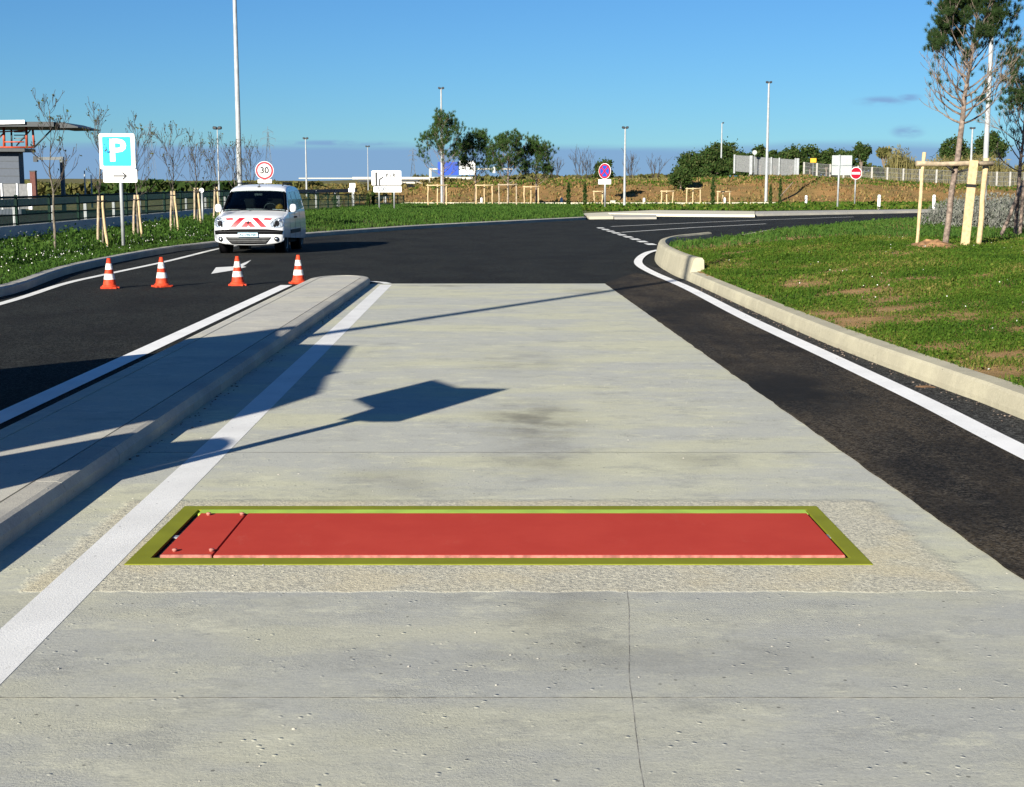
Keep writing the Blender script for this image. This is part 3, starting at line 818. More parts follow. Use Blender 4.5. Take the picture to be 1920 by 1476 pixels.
# --- painted markings
def marking(name, pts, w, mat='white_paint_road', h=0.006):
    return obj(name, line_strip(pts, w, h), mat, road)
def wl_x(y): return float(np.interp(y, [-6, 4.34, 24.0], [-1.56, -1.77, -2.18]))
marking('lane_line', [(wl_x(y) + .0, y) for y in np.arange(-6, 24.3, 1.0)], 0.20, 'white_paint_slab', 0.0094)
marking('lane_line', [(-2.18, 24.4), (-2.3, 24.75), (-2.48, 24.95), (-2.7, 24.98)], 0.14, 'white_paint_road')
marking('edge_line', [(sepx(y, -1) - 0.40, y) for y in np.arange(-6, 24.6, 1.0)], 0.20, 'white_paint')
marking('edge_line', smooth_curve([(3.22, -6), (3.18, 4), (3.14, 8.5), (3.14, 10.5)] + [P(*q) for q in ((1556, 673), (1397, 598), (1290, 542.5), (1223, 513), (1198, 497), (1200, 485), (1215, 475), (1235, 470))], 6), 0.19, 'white_paint', 0.022)
marking('edge_line', smooth_curve([(-6.6, 0), (-7.0, 13)] + [P(*q) for q in ((0, 570.5), (119, 533), (198, 515), (317, 489.5), (404, 468), (450, 459.5))], 6), 0.15)
for k in range(9):
    t0 = k / 9; t1 = t0 + 0.062
    a, b = P(1124, 427), P(1231, 462)
    marking('give_way_dash', [(a[0] + (b[0] - a[0]) * t, a[1] + (b[1] - a[1]) * t) for t in (t0, t1)], 0.28)
marking('lane_line', [P(1146, 425), P(1300, 418), P(1436, 412.5), P(1600, 407)], 0.14)
marking('lane_line', [P(1165, 436), P(1300, 427), P(1436, 420)], 0.14)
# road arrow: shaft and head lying on the lane
arrow = [P(*q) for q in ((396, 514), (405, 502), (441, 500), (471, 488), (463, 495), (455, 500), (462, 501), (440, 507))]
obj('arrow_marking', sheet(arrow, 0.006), 'white_paint_road', road)

# --- paving at the far side of the junction, service road at the foot of the bank
pv = tag(empty('far_pavement'), kind='structure')
obj('paving', prism([P(*q) for q in ((1088, 405), (1225, 398.5), (1415, 400.5), (1415, 407.5), (1232, 406), (1140, 404.5), (1150, 411), (1105, 411.5))], lambda x, y: rise(y) - 0.05, lambda x, y: rise(y) + 0.14), 'paving', pv)
obj('paving', prism([P(*q) for q in ((1416, 400.5), (1640, 397.5), (1760, 396), (1760, 398.5), (1640, 401), (1416, 405.5))], lambda x, y: rise(y) - 0.05, lambda x, y: rise(y) + 0.13), 'kerb_grey', pv)
obj('paving', prism([P(*q) for q in ((1141, 405.2), (1231, 406.6), (1231, 411), (1152, 411.4))], lambda x, y: rise(y) - 0.05, lambda x, y: rise(y) + 0.10), 'kerb_grey', pv)
FARV = [P(1088, 404.6), P(1225, 398), P(1415, 400), P(1640, 397), P(1800, 396), (40, 112), (BACK[-1][0], 108), BACK[-1]]
tag(obj('far_verge', patch(FARV, (2.0, 2.0), lambda x, y: rise(y) + 0.14), 'verge_soil'), kind='structure')
sr = tag(obj('service_road', patch([(-9, 103.2), (-6, 101.5), (12, 101.5), (24, 104), (24, 110.5), (-12, 111)], (2, 2), lambda x, y: rise(y) + 0.16), 'asphalt'), kind='structure')
obj('service_kerb', sweep([(-8.2, 104.0), (0, 103.4), (12, 103.3), (20, 104.6)], [(0, 0.1), (0, 0.32), (0.22, 0.32), (0.22, 0.1)]), 'paving', sr)

# --- brown embankment
def bank_h(x, y):
    z = rise(112) + 0.02 + crest(x) * sstep(111, 125, y) + 0.0
    return z + (nz(x, y, 0.35, 2) * 0.22 + nz(x, y, 1.1, 8) * 0.12) * sstep(110, 114, y) + (0.05 if y < 126 else 0.05)
bm = bmesh.new(); rows = []
for y in np.arange(110.5, 134.1, 0.6):
    rows.append([bm.verts.new((x, y, bank_h(x, y))) for x in np.arange(-13, 62, 0.6)])
for a, b in zip(rows, rows[1:]):
    for k in range(len(a) - 1):
        f = bm.faces.new((a[k], a[k + 1], b[k + 1], b[k])); f.smooth = True
tag(obj('embankment', bm, 'bank_soil'), kind='structure')
# ramp down to the underpass
rp = [V(752, 346, 150), V(787, 355, 140), V(742, 377, 117), V(690, 381, 114), V(733, 366, 125), V(764, 356, 139)]
bm = bmesh.new(); bm.faces.new([bm.verts.new((p[0], p[1], p[2] + 0.25)) for p in rp])
tag(obj('ramp_road', bm, 'asphalt'), kind='structure')

# ------------------------------------------------------------------ axle scale let into the slab
sc = tag(empty('axle_scale', (0, 0, 0)), 'red steel axle scale plate in an olive frame let into the concrete slab', 'axle scale')
fr = bmesh.new()
IX0, IX1, IY0, IY1 = -1.585, 1.487, 5.914, 6.846
zt = 0.012
bx(fr, FX0, FX1, FY0, IY0, -0.12, zt); bx(fr, FX0, FX1, IY1, FY1, -0.12, zt)
bx(fr, FX0, IX0, IY0, IY1, -0.12, zt); bx(fr, IX1, FX1, IY0, IY1, -0.12, zt)
obj('frame', fr, 'frame_olive', sc)
obj('pit_floor', box_mesh(IX0, IX1, IY0, IY1, -0.13, -0.115), 'slot_black', sc)
obj('rear_lip', box_mesh(IX0 + 0.02, IX1 - 0.01, 6.752, 6.843, -0.11, 0.013), 'frame_lip', sc)
seam = -1.317
pl1 = box_mesh(-1.55, seam - 0.003, 5.94, 6.745, -0.06, 0.018, 0.003)
obj('end_plate', pl1, 'plate_red', sc)
obj('main_plate', box_mesh(seam + 0.003, 1.467, 5.94, 6.745, -0.06, 0.018, 0.003), 'plate_red', sc)
obj('front_edge', box_mesh(-1.548, seam - 0.004, 5.927, 5.938, 0.003, 0.021, 0.003), 'plate_edge', sc)
obj('front_edge', box_mesh(seam + 0.004, 1.465, 5.928, 5.938, 0.004, 0.019, 0.003), 'plate_edge', sc)
for x, y in ((-1.50, 6.70), (-1.335, 6.70), (-1.50, 6.0), (-1.335, 6.0)):
    b = lathe([(0.0, 0.018), (0.010, 0.018), (0.009, 0.022), (0.012, 0.023), (0.012, 0.030), (0.0, 0.033)], 10)
    obj('lifting_bolt', b, 'plate_edge', sc, (x, y, 0))
obj('spacer', box_mesh(IX0, -1.553, 6.30, 6.34, -0.04, 0.006), 'galvanised', sc)
obj('spacer', box_mesh(1.47, IX1, 6.30, 6.36, -0.04, 0.006), 'galvanised', sc)

# ------------------------------------------------------------------ works van
PROF = [(0.16, 0.21), (0.06, 0.23), (0.015, 0.30), (0.0, 0.40), (0.0, 0.50), (0.012, 0.58), (0.025, 0.66), (0.04, 0.74), (0.065, 0.82),
        (0.10, 0.89), (0.18, 0.95), (0.36, 1.005), (0.60, 1.05), (0.82, 1.085), (0.98, 1.115), (1.14, 1.26), (1.32, 1.42), (1.50, 1.575), (1.60, 1.655),
        (1.72, 1.715), (1.95, 1.765), (2.3, 1.80), (2.8, 1.81), (3.4, 1.80), (3.8, 1.775), (3.98, 1.73), (4.08, 1.62), (4.14, 1.35), (4.19, 1.05),
        (4.21, 0.75), (4.21, 0.50), (4.17, 0.30), (4.10, 0.22)]
PROF = smooth_curve(PROF, 3)
NPROF = len(PROF)
def van_w(z):
    return float(np.interp(z, [0.2, 0.32, 0.55, 0.85, 1.05, 1.4, 1.65, 1.82], [0.865, 0.90, 0.915, 0.91, 0.89, 0.815, 0.745, 0.70]))
def prof_at(u):
    u = min(max(u, 0), NPROF - 1.001); i = int(u); f = u - i
    a, b = PROF[i], PROF[i + 1]
    n0 = Vector((PROF[max(i - 1, 0)][0], PROF[max(i - 1, 0)][1])); n1 = Vector((PROF[min(i + 2, NPROF - 1)][0], PROF[min(i + 2, NPROF - 1)][1]))
    d = (n1 - n0).normalized()
    return (a[0] + (b[0] - a[0]) * f, a[1] + (b[1] - a[1]) * f), Vector((-d.y, d.x))   # outward normal in (y, z)
def depth_at(p):
    y, z = p
    if y < 0.9 and z < 1.0: return float(np.interp(z, [0.2, 0.6, 0.9, 1.0], [0.22, 0.20, 0.16, 0.10]))
    return float(np.interp(y, [0.6, 1.0, 1.7, 2.5, 4.0, 4.2], [0.10, 0.075, 0.08, 0.08, 0.10, 0.08]))
def van_pt(u, s, off=0.0):
    p, n = prof_at(u)
    a = min(abs(s), 1.0)
    # rounded across the width: shallow crown, quick turn at the edge
    d = depth_at(p) * (0.22 * a * a + 0.78 * (1 - (1 - a ** 5) ** 0.4))
    y, z = p[0] - n.x * (d - off), p[1] - n.y * (d - off)
    return Vector((s * van_w(z), y, z))
def u_of_z(z0, lo=0, hi=None):
    hi = hi or NPROF - 1
    for i in range(lo * 1, hi):
        if (PROF[i][1] - z0) * (PROF[i + 1][1] - z0) <= 0 and PROF[i + 1][1] != PROF[i][1]:
            return i + (z0 - PROF[i][1]) / (PROF[i + 1][1] - PROF[i][1])
    return lo
U_WS0 = u_of_z(1.135); U_WS1 = u_of_z(1.635)
def van_patch(poly, off, step=(0.08, 1.0)):
    """piece lying on the front, bonnet or roof: polygon in (s, u)"""
    bm = bmesh.new(); bm.faces.new([bm.verts.new((s, u, 0)) for s, u in poly])
    for ax, st in ((0, step[0]), (1, step[1])):
        lo = min(p[ax] for p in poly); hi = max(p[ax] for p in poly); k = math.floor(lo / st) + 1
        while k * st < hi:
            co = [0, 0, 0]; co[ax] = k * st; no = [0, 0, 0]; no[ax] = 1
            bmesh.ops.bisect_plane(bm, geom=bm.verts[:] + bm.edges[:] + bm.faces[:], dist=1e-5, plane_co=co, plane_no=no); k += 1
    for v in bm.verts: v.co = van_pt(v.co.y, v.co.x, off)
    r = bmesh.ops.extrude_face_region(bm, geom=bm.faces[:])
    for v in [g for g in r['geom'] if isinstance(g, bmesh.types.BMVert)]:
        v.co.y += 0.01
    bmesh.ops.recalc_face_normals(bm, faces=bm.faces[:])
    return bm
def side_patch(poly, side, off, th=0.008):
    """piece lying on a flank: polygon in (y, z)"""
    bm = bmesh.new(); bm.faces.new([bm.verts.new((0, y, z)) for y, z in poly])
    zs = [p[1] for p in poly]; k = math.floor(min(zs) / 0.1) + 1
    while k * 0.1 < max(zs):
        bmesh.ops.bisect_plane(bm, geom=bm.verts[:] + bm.edges[:] + bm.faces[:], dist=1e-5, plane_co=(0, 0, k * 0.1), plane_no=(0, 0, 1)); k += 1
    for v in bm.verts: v.co.x = side * (van_w(v.co.z) + off)
    r = bmesh.ops.extrude_face_region(bm, geom=bm.faces[:])
    for v in [g for g in r['geom'] if isinstance(g, bmesh.types.BMVert)]: v.co.x -= side * th
    bmesh.ops.recalc_face_normals(bm, faces=bm.faces[:])
    return bm
WHEELS = ((0.80, 0.315), (3.50, 0.315))
van = empty('works_van', (X(463, 36.2), 36.2, 0), R(0.3))
tag(van, 'white works van with red chevron stripes on its bonnet, facing the camera on the road', 'van')
ss = np.sin(np.linspace(-math.pi / 2, math.pi / 2, 23))
ss = np.sign(ss) * np.abs(ss) ** 0.9
bm = bmesh.new(); grid = []
for k in range(NPROF): grid.append([bm.verts.new(van_pt(k, s)) for s in ss])
for k in range(NPROF - 1):
    for j in range(len(ss) - 1):
        if U_WS0 <= k + 0.5 <= U_WS1 and 1 <= j < len(ss) - 2: continue      # opening of the windscreen
        f = bm.faces.new((grid[k][j], grid[k][j + 1], grid[k + 1][j + 1], grid[k + 1][j])); f.smooth = True
for side, j in ((-1, 0), (1, len(ss) - 1)):
    ed = [grid[k][j].co.copy() for k in range(NPROF)]
    sb = bmesh.new(); sb.faces.new([sb.verts.new((0, c.y, c.z)) for c in ed])
    for zc in np.arange(0.28, 1.8, 0.06):
        bmesh.ops.bisect_plane(sb, geom=sb.verts[:] + sb.edges[:] + sb.faces[:], dist=1e-5, plane_co=(0, 0, zc), plane_no=(0, 0, 1))
    mp = {}
    for v in sb.verts: mp[v] = bm.verts.new((side * van_w(v.co.z), v.co.y, v.co.z))
    for f in sb.faces:
        nf = bm.faces.new([mp[v] for v in f.verts]); nf.smooth = True
    sb.free()
bmesh.ops.remove_doubles(bm, verts=bm.verts[:], dist=0.002)
bmesh.ops.recalc_face_normals(bm, faces=bm.faces[:])
body = obj('body', bm, 'van_white', van)
cut = bmesh.new()
for wy, wz in WHEELS:
    for side in (-1, 1):
        bar(cut, (side * 0.62, wy, wz + 0.02), (side * 1.1, wy, wz + 0.02), 0.375, n=28)
cut_o = obj('arch_cutter', cut)
md = body.modifiers.new('arches', 'BOOLEAN'); md.operation = 'DIFFERENCE'; md.object = cut_o; md.solver = 'FAST'
bpy.context.view_layer.update()
me = bpy.data.meshes.new_from_object(body.evaluated_get(bpy.context.evaluated_depsgraph_get()))
body.modifiers.clear()
if len(me.polygons) > 400: body.data = me
bpy.data.objects.remove(cut_o)
# arch liners, underside, cabin
lin = bmesh.new()
bx(lin, -0.80, 0.80, 0.2, 4.05, 0.24, 0.40)
for wy, wz in WHEELS:
    for side in (-1, 1): bar(lin, (side * 0.60, wy, wz + 0.02), (side * 0.86, wy, wz + 0.02), 0.372, n=24)
obj('underbody', lin, 'van_black', van)
cab = bmesh.new()
pts = [(1.02, 1.10), (1.60, 1.605), (3.9, 1.60), (3.9, 0.85), (1.02, 0.85)]
A = [cab.verts.new((-0.80, y, z)) for y, z in pts]; B = [cab.verts.new((0.80, y, z)) for y, z in pts]
for i in range(5):
    if i != 0: cab.faces.new((A[i], A[(i + 1) % 5], B[(i + 1) % 5], B[i]))
cab.faces.new(A[::-1]); cab.faces.new(B)
for v in cab.verts:
    if v.co.z > 1.4: v.co.x *= 0.86
obj('cabin_lining', cab, 'van_black', van)
sw = bmesh.new()
ringp = [(0.38 + 0.18 * math.cos(2 * math.pi * k / 20), 1.36 - 0.06 * math.sin(2 * math.pi * k / 20), 1.13 + 0.17 * math.sin(2 * math.pi * k / 20)) for k in range(21)]
tube(sw, ringp, 0.014, 5, False); bar(sw, (0.38, 1.36, 1.13), (0.38, 1.30, 1.02), 0.03)
obj('steering_wheel', sw, 'panel_grey', van)
sm = bmesh.new()
sm.free()
for sx in (-0.38, 0.38):
    st_ = obj('seat', box_mesh(sx - 0.22, sx + 0.22, 2.0, 2.14, 0.85, 1.42, 0.03), 'van_plastic', van)
    obj('headrest', box_mesh(sx - 0.12, sx + 0.12, 2.02, 2.12, 1.43, 1.56, 0.03), 'van_plastic', st_)
obj('dashboard_mirror', box_mesh(-0.10, 0.12, 1.62, 1.64, 1.50, 1.565, 0.01), 'panel_grey', van)
vb = lathe([(0, 0), (0.10, 0.0), (0.115, 0.06), (0.08, 0.13), (0.03, 0.16), (0, 0.165)], 10)
obj('hi_vis_bundle', vb, 'vest_yellow', van, (0.64, 1.24, 1.12))
# windscreen
obj('windscreen', van_patch([(-0.955, U_WS0 - 0.3), (0.955, U_WS0 - 0.3), (0.955, U_WS1 + 0.3), (-0.955, U_WS1 + 0.3)], 0.004, (0.12, 1.5)), 'windscreen_glass', van)
wsf = bmesh.new()
for side in (-1, 1):
    tube(wsf, [van_pt(U_WS0 - 0.3 + (U_WS1 - U_WS0 + 0.6) * k / 6, side * 0.93, 0.006) for k in range(7)], 0.012, 5)
tube(wsf, [van_pt(U_WS0 - 0.5, -0.95 + 1.9 * k / 10, 0.004) for k in range(11)], 0.022, 5)
obj('windscreen_seal', wsf, 'van_black', van)
wip = bmesh.new()
tube(wip, [van_pt(U_WS0 - 0.2, 0.55, 0.03), van_pt(U_WS0 + 0.5, -0.05, 0.03)], 0.008, 5); tube(wip, [van_pt(U_WS0 - 0.2, -0.25, 0.03), van_pt(U_WS0 + 0.5, -0.82, 0.03)], 0.008, 5)
obj('wiper', wip, 'van_black', van)
# red chevrons on the bonnet
ub, ut = u_of_z(0.70), u_of_z(0.925)
for s0, s1, us, ue in ((-0.52, -0.26, ub, ut), (-0.21, -0.06, ub, ub + (ut - ub) * 0.55), (0.21, 0.06, ub, ub + (ut - ub) * 0.55), (0.52, 0.26, ub, ut), (-0.62, -0.53, ub + (ut - ub) * 0.78, ut), (0.62, 0.53, ub + (ut - ub) * 0.78, ut)):
    w = 0.165 if s0 < 0 else -0.165
    obj('chevron_stripe', van_patch([(s0, us), (s0 + w, us), (s1 + w, ue), (s1, ue)] if abs(s0) < 0.6 else [(s0, us), (s0 + w * 1.1, us), (s1 + w * 0.4, ue), (s1 - w * 0.9, ue)], 0.013), 'stripe_red', van)
# badge, grille strip, intake, number plate, fog lamps, headlamps
bd = bmesh.new()
bpos = van_pt(u_of_z(0.80), 0, 0.0)
obj('badge', outline_xz([(0, -0.055), (0.038, 0), (0, 0.055), (-0.038, 0)], bpos.y - 0.02, bpos.y + 0.02), 'van_plastic', van, (0, 0, bpos.z))
obj('upper_grille', van_patch([(-0.95, u_of_z(0.515)), (0.95, u_of_z(0.515)), (0.975, u_of_z(0.62)), (0.5, u_of_z(0.645)), (-0.5, u_of_z(0.645)), (-0.975, u_of_z(0.62))], 0.012), 'van_black', van)
obj('grille_blade', van_patch([(-0.93, u_of_z(0.572)), (0.93, u_of_z(0.572)), (0.95, u_of_z(0.592)), (-0.95, u_of_z(0.592))], 0.02), 'van_plastic', van)
gi = obj('lower_grille', van_patch([(-0.50, u_of_z(0.265)), (0.50, u_of_z(0.265)), (0.66, u_of_z(0.435)), (-0.66, u_of_z(0.435))], 0.012), 'van_black', van)
for zc, sw_ in ((0.395, 0.61), (0.355, 0.57), (0.315, 0.52)):
    obj('slat', van_patch([(-sw_, u_of_z(zc - 0.006)), (sw_, u_of_z(zc - 0.006)), (sw_, u_of_z(zc + 0.008)), (-sw_, u_of_z(zc + 0.008))], 0.018), 'panel_grey', gi)
pz = 0.498
pq = obj('number_plate', box_mesh(-0.26, 0.26, -0.045, -0.02, pz - 0.055, pz + 0.055, 0.004), 'plate_blue', van)
lettering('AZ-796-NA', 0.088, 'sign_black', pq, 0.0, -0.048, pz, 0.01)
for side in (-1, 1):
    uf = u_of_z(0.385)
    c = van_pt(uf, side * 0.80, 0.0)
    fl = lathe([(0.0, -0.012), (0.052, -0.012), (0.062, 0.0), (0.062, 0.02), (0, 0.02)], 16)
    o = obj('fog_lamp', fl, 'van_plastic', van, c, (math.pi / 2, 0, side * 0.35))
    obj('lens', lathe([(0, 0.034), (0.03, 0.03), (0.04, 0.021), (0, 0.0205)], 14), 'lens_chrome', o)
    hl = [(0.66, 0.70), (0.60, 0.76), (0.68, 0.86), (0.80, 0.945), (0.93, 0.985), (0.985, 0.94), (0.985, 0.80), (0.93, 0.71), (0.78, 0.675)]
    o = obj('headlight', van_patch([(side * s, u_of_z(z)) for s, z in hl], 0.016, (0.05, 0.5)), 'lens', van)
    for s_, z_, r_ in ((0.82, 0.80, 0.075), (0.90, 0.90, 0.05), (0.75, 0.74, 0.04)):
        cc = van_pt(u_of_z(z_), side * s_, 0.022)
        obj('reflector', lathe([(0, 0.012), (r_ * 0.6, 0.010), (r_ * 0.75, 0.016), (r_, 0.0), (0, -0.01)], 14), 'van_plastic' if r_ != 0.05 else 'lens_chrome', o, cc, (math.pi / 2 - 0.25, 0, side * 0.6))
    # door mirror
    mb = lathe([(0, -0.11), (0.06, -0.105), (0.088, -0.06), (0.092, 0.02), (0.075, 0.085), (0.04, 0.108), (0, 0.112)], 16)
    for v in mb.verts: v.co.y *= 0.62
    o = obj('door_mirror', mb, 'van_white', van, (side * 1.00, 1.22, 1.17))
    st = bmesh.new(); bar(st, (-side * 0.16, 0.06, -0.07), (-side * 0.02, 0.02, -0.07), 0.035)
    obj('bracket', st, 'van_plastic', o)
    # side glass, doors, mouldings
    obj('side_window', side_patch([(1.30, 1.10), (1.62, 1.56), (2.05, 1.60), (2.12, 1.10)], side, 0.004), 'van_glass', van)
    obj('side_window', side_patch([(2.22, 1.10), (2.18, 1.60), (2.95, 1.61), (3.0, 1.10)], side, 0.004), 'van_glass', van)
    obj('side_window', side_patch([(3.10, 1.12), (3.06, 1.60), (3.75, 1.55), (3.92, 1.14)], side, 0.004), 'van_glass', van)
    obj('rubbing_strip', side_patch([(1.24, 0.50), (1.24, 0.60), (3.05, 0.60), (3.05, 0.50)], side, 0.014, 0.02), 'van_plastic', van)
    for yy in (1.22, 2.16, 3.03):
        obj('door_seam', side_patch([(yy, 0.34), (yy, 1.06), (yy + 0.012, 1.06), (yy + 0.012, 0.34)], side, 0.002, 0.006), 'van_black', van)
    for yy in (1.98, 2.26):
        obj('door_handle', side_patch([(yy, 0.90), (yy, 0.945), (yy + 0.16, 0.945), (yy + 0.16, 0.90)], side, 0.022, 0.03), 'van_plastic', van)
    for wy, wz in WHEELS:
        w = empty('wheel', (side * 0.79, wy, wz)); w.parent = van; w.rotation_euler = (0, side * math.pi / 2, 0)
        ty = lathe([(0.20, -0.09), (0.29, -0.095), (0.312, -0.07), (0.315, 0.07), (0.29, 0.095), (0.20, 0.09), (0.20, -0.09)], 32)
        obj('tyre', ty, 'tyre_rubber', w)
        rm = lathe([(0.0, 0.06), (0.04, 0.065), (0.06, 0.045), (0.17, 0.06), (0.20, 0.085), (0.205, 0.05), (0.2, -0.05), (0, -0.05)], 32)
        obj('rim', rm, 'rim_grey', w)
# roof bars and aerial
for side in (-1, 1):
    rb = bmesh.new(); tube(rb, [(side * 0.62, 1.95, 1.77), (side * 0.62, 2.05, 1.835), (side * 0.62, 3.5, 1.84), (side * 0.62, 3.62, 1.78)], 0.018, 6); obj('roof_bar', rb, 'van_plastic', van)
ar = bmesh.new(); bar(ar, (0, 1.80, 1.735), (0, 1.86, 1.80), 0.012, 0.008); bx(ar, -0.03, 0.03, 1.74, 1.86, 1.715, 1.75)
obj('aerial', ar, 'van_plastic', van)

# ------------------------------------------------------------------ traffic cones
def cone_parts(root):
    bs = bmesh.new(); bx(bs, -0.15, 0.15, -0.15, 0.15, 0.0, 0.028)
    bmesh.ops.bevel(bs, geom=[e for e in bs.edges if abs(e.verts[0].co.z - e.verts[1].co.z) > 0.01], offset=0.05, segments=2, affect='EDGES')
    lathe([(0.135, 0.028), (0.125, 0.05), (0.112, 0.06)], 24, bs)
    obj('base', bs, 'cone_red', root)
    def rad(z): return 0.108 - (z - 0.06) / 0.44 * 0.078
    for z0, z1, m, nm in ((0.06, 0.15, 'cone_red', 'red_band'), (0.15, 0.245, 'cone_white', 'white_band'), (0.245, 0.315, 'cone_red', 'red_band'), (0.315, 0.415, 'cone_white', 'white_band'), (0.415, 0.50, 'cone_red', 'red_band')):
        e = 0.0015 if 'white' in m else 0
        pr = [(rad(z0) + e, z0), (rad(z1) + e, z1)]
        if z1 == 0.5: pr += [(0.024, 0.503), (0.020, 0.49), (0.02, 0.44)]
        obj(nm, lathe(pr, 24), m, root)
c0 = None
for (u, v, lab, rz) in ((206, 541, 'striped traffic cone nearest the left kerb, leftmost of the four in the row', 0.3), (304, 538, 'striped traffic cone second from the left kerb in the row of four', 0.7),
                        (446, 535.5, 'striped traffic cone standing beside the white road arrow', 0.1), (560, 532, 'striped traffic cone at the end of the concrete separator island, rightmost of the row', 0.5)):
    x, y = P(u, v)
    if c0 is None: c0 = empty('traffic_cone'); cone_parts(c0); c = c0
    else: c = copy_tree(c0)
    c.location = (x, y, 0.002); c.rotation_euler = (0, 0, rz)
    tag(c, lab, 'cone', 'traffic cones across the road')

# ------------------------------------------------------------------ signs
def rrect(w, h, r=0.05, n=4):
    out = []
    for cx, cz, a0 in ((w / 2 - r, h / 2 - r, 0), (-w / 2 + r, h / 2 - r, 90), (-w / 2 + r, -h / 2 + r, 180), (w / 2 - r, -h / 2 + r, 270)):
        for k in range(n + 1):
            a = R(a0 + 90 * k / n); out.append((cx + r * math.cos(a), cz + r * math.sin(a)))
    return out
def circ(r, n=36): return [(r * math.cos(2 * math.pi * k / n), r * math.sin(2 * math.pi * k / n)) for k in range(n)]
def sh(poly, x, z): return [(a + x, b + z) for a, b in poly]
def post(root, h, r=0.035, mat='galvanised', x=0.0, y=0.05, z0=-0.15):
    bm = bmesh.new(); bar(bm, (x, y, z0), (x, y, h), r, n=12); return obj('post', bm, mat, root)
def panel(root, poly, mat, name='panel', y0=-0.012, y1=0.012): return obj(name, outline_xz(poly, y0, y1), mat, root)

# parking sign
Y = 35.0; b = V(229, 419, Y); top = V(224, 284, Y)
k = Y / F_PX
s = tag(empty('parking_sign', (b[0], b[1], 0.42), R(2)), 'blue square parking sign with a white arrow plate under it on a white post', 'sign')
zc = top[2] - 0.42; w = 65 * k * 1.0
post(s, zc + w * 0.3, 0.045, 'post_white')
panel(s, sh(rrect(w, w, 0.04), -0.05, zc), 'sign_white', 'backing')
f = panel(s, sh(rrect(w * 0.80, w * 0.82, 0.03), -0.06, zc), 'sign_cyan', 'blue_face', -0.017, -0.0122)
lettering('P', w * 0.86, 'sign_white', f, -0.05, -0.020, zc, 0.03, 'letter', 1.1)
zl = V(224, 330, Y)[2] - 0.42
lp = panel(s, sh(rrect(w * 0.96, 24 * k, 0.03), 0.0, zl), 'sign_white', 'arrow_plate')
am = bmesh.new()
bx(am, -0.17, 0.14, -0.018, -0.0125, zl - 0.017, zl + 0.017)
for sg in (-1, 1):
    bx(am, -0.13, 0.0, -0.0185, -0.013, -0.017, 0.017, Matrix.Translation((0.155, 0, zl)) @ Matrix.Rotation(R(42 * sg), 4, 'Y'))
obj('arrow', am, 'sign_black', lp)
bk = bmesh.new(); bx(bk, -w * 0.3, w * 0.3, 0.013, 0.04, zc - 0.02, zc + 0.02); obj('bracket', bk, 'galvanised', s)

# 30 speed limit behind the van
Y = 50.0; k = Y / F_PX; c = V(496, 320, Y); bz = verge_h(c[0], Y)
s = tag(empty('speed_limit_sign', (c[0], Y, bz)), 'round white 30 speed limit sign with a red ring showing above the van roof', 'sign')
r = 17 * k; zc = c[2] - bz
post(s, zc + 0.1, 0.035)
panel(s, sh(circ(r), 0, zc), 'sign_white', 'disc')
ring = outline_xz(sh(circ(r * 0.95), 0, zc), -0.0175, -0.0125)
obj('red_ring', ring, 'sign_red', s)
ins = panel(s, sh(circ(r * 0.74), 0, zc), 'sign_white', 'inner_disc', -0.022, -0.018)
lettering('30', r * 0.98, 'sign_black', ins, 0, -0.0245, zc, 0.035, 'numerals')
panel(s, sh(rrect(26 * k, 7 * k, 0.02), 0, V(497, 340, Y)[2] - bz), 'sign_white', 'lower_plate')

# diagram direction sign
Y = 84.0; k = Y / F_PX; c = V(724.5, 334, Y); bz = verge_h(c[0], Y)
s = tag(empty('direction_sign', (c[0], Y, bz)), 'large white direction sign with a black road diagram on a grey post', 'sign')
z1 = c[2] - bz
post(s, z1, 0.05, x=-0.45); post(s, z1, 0.05, x=0.45)
up = panel(s, sh(rrect(55 * k, 27 * k, 0.06), 0, z1), 'sign_white', 'upper_panel')
z2 = V(724.5, 355, Y)[2] - bz
lo = panel(s, sh(rrect(52 * k, 11 * k, 0.05), 0.06, z2), 'sign_white', 'lower_panel')
dg_ = bmesh.new()
bx(dg_, -20.5 * k, -17 * k, -0.018, -0.0125, z1 - 13.2 * k, z1 + 10.5 * k)
bx(dg_, -14 * k, -11.3 * k, -0.018, -0.0125, z1 - 13.2 * k, z1 - 1.5 * k)
bx(dg_, -1.3 * k, 1.3 * k, -0.0185, -0.013, 0, 7.8 * k, Matrix.Translation((-12.6 * k, 0, z1 - 2.6 * k)) @ Matrix.Rotation(R(58), 4, 'Y'))
bx(dg_, -27 * k, 27 * k, -0.018, -0.0125, z1 - 14.2 * k, z1 - 13.2 * k)
obj('road_diagram', dg_, 'sign_black', up)
for j, ch in enumerate(('P', 'i', 'R')):
    lettering(ch, 0.27, 'sign_black', up, (1 + j * 6.5) * k, -0.022, z1 + 4.5 * k, 0.03, 'symbol')
ov = bmesh.new(); tube(ov, [(7.5 * k + 11 * k * math.cos(2 * math.pi * q / 24), -0.014, z1 + 4.5 * k + 4.5 * k * math.sin(2 * math.pi * q / 24)) for q in range(25)], 0.016, 4, False)
obj('oval_outline', ov, 'sign_grey', up)
lettering('500 m', 0.34, 'sign_grey', lo, -0.1, -0.022, z2, 0.02)

# small white double plate
Y = 90.0; k = Y / F_PX; c = V(660, 348, Y); bz = verge_h(c[0], Y)
s = tag(empty('double_plate_sign', (c[0], Y, bz), R(-8)), 'small blank white sign of two stacked plates left of the diagram sign', 'sign')
zc = c[2] - bz; post(s, zc, 0.03)
panel(s, sh(rrect(11 * k, 8.5 * k, 0.03), 0.03, zc), 'sign_white', 'upper_plate'); panel(s, sh(rrect(12 * k, 7.5 * k, 0.03), -0.03, V(660, 356.5, Y)[2] - bz), 'sign_white', 'lower_plate')

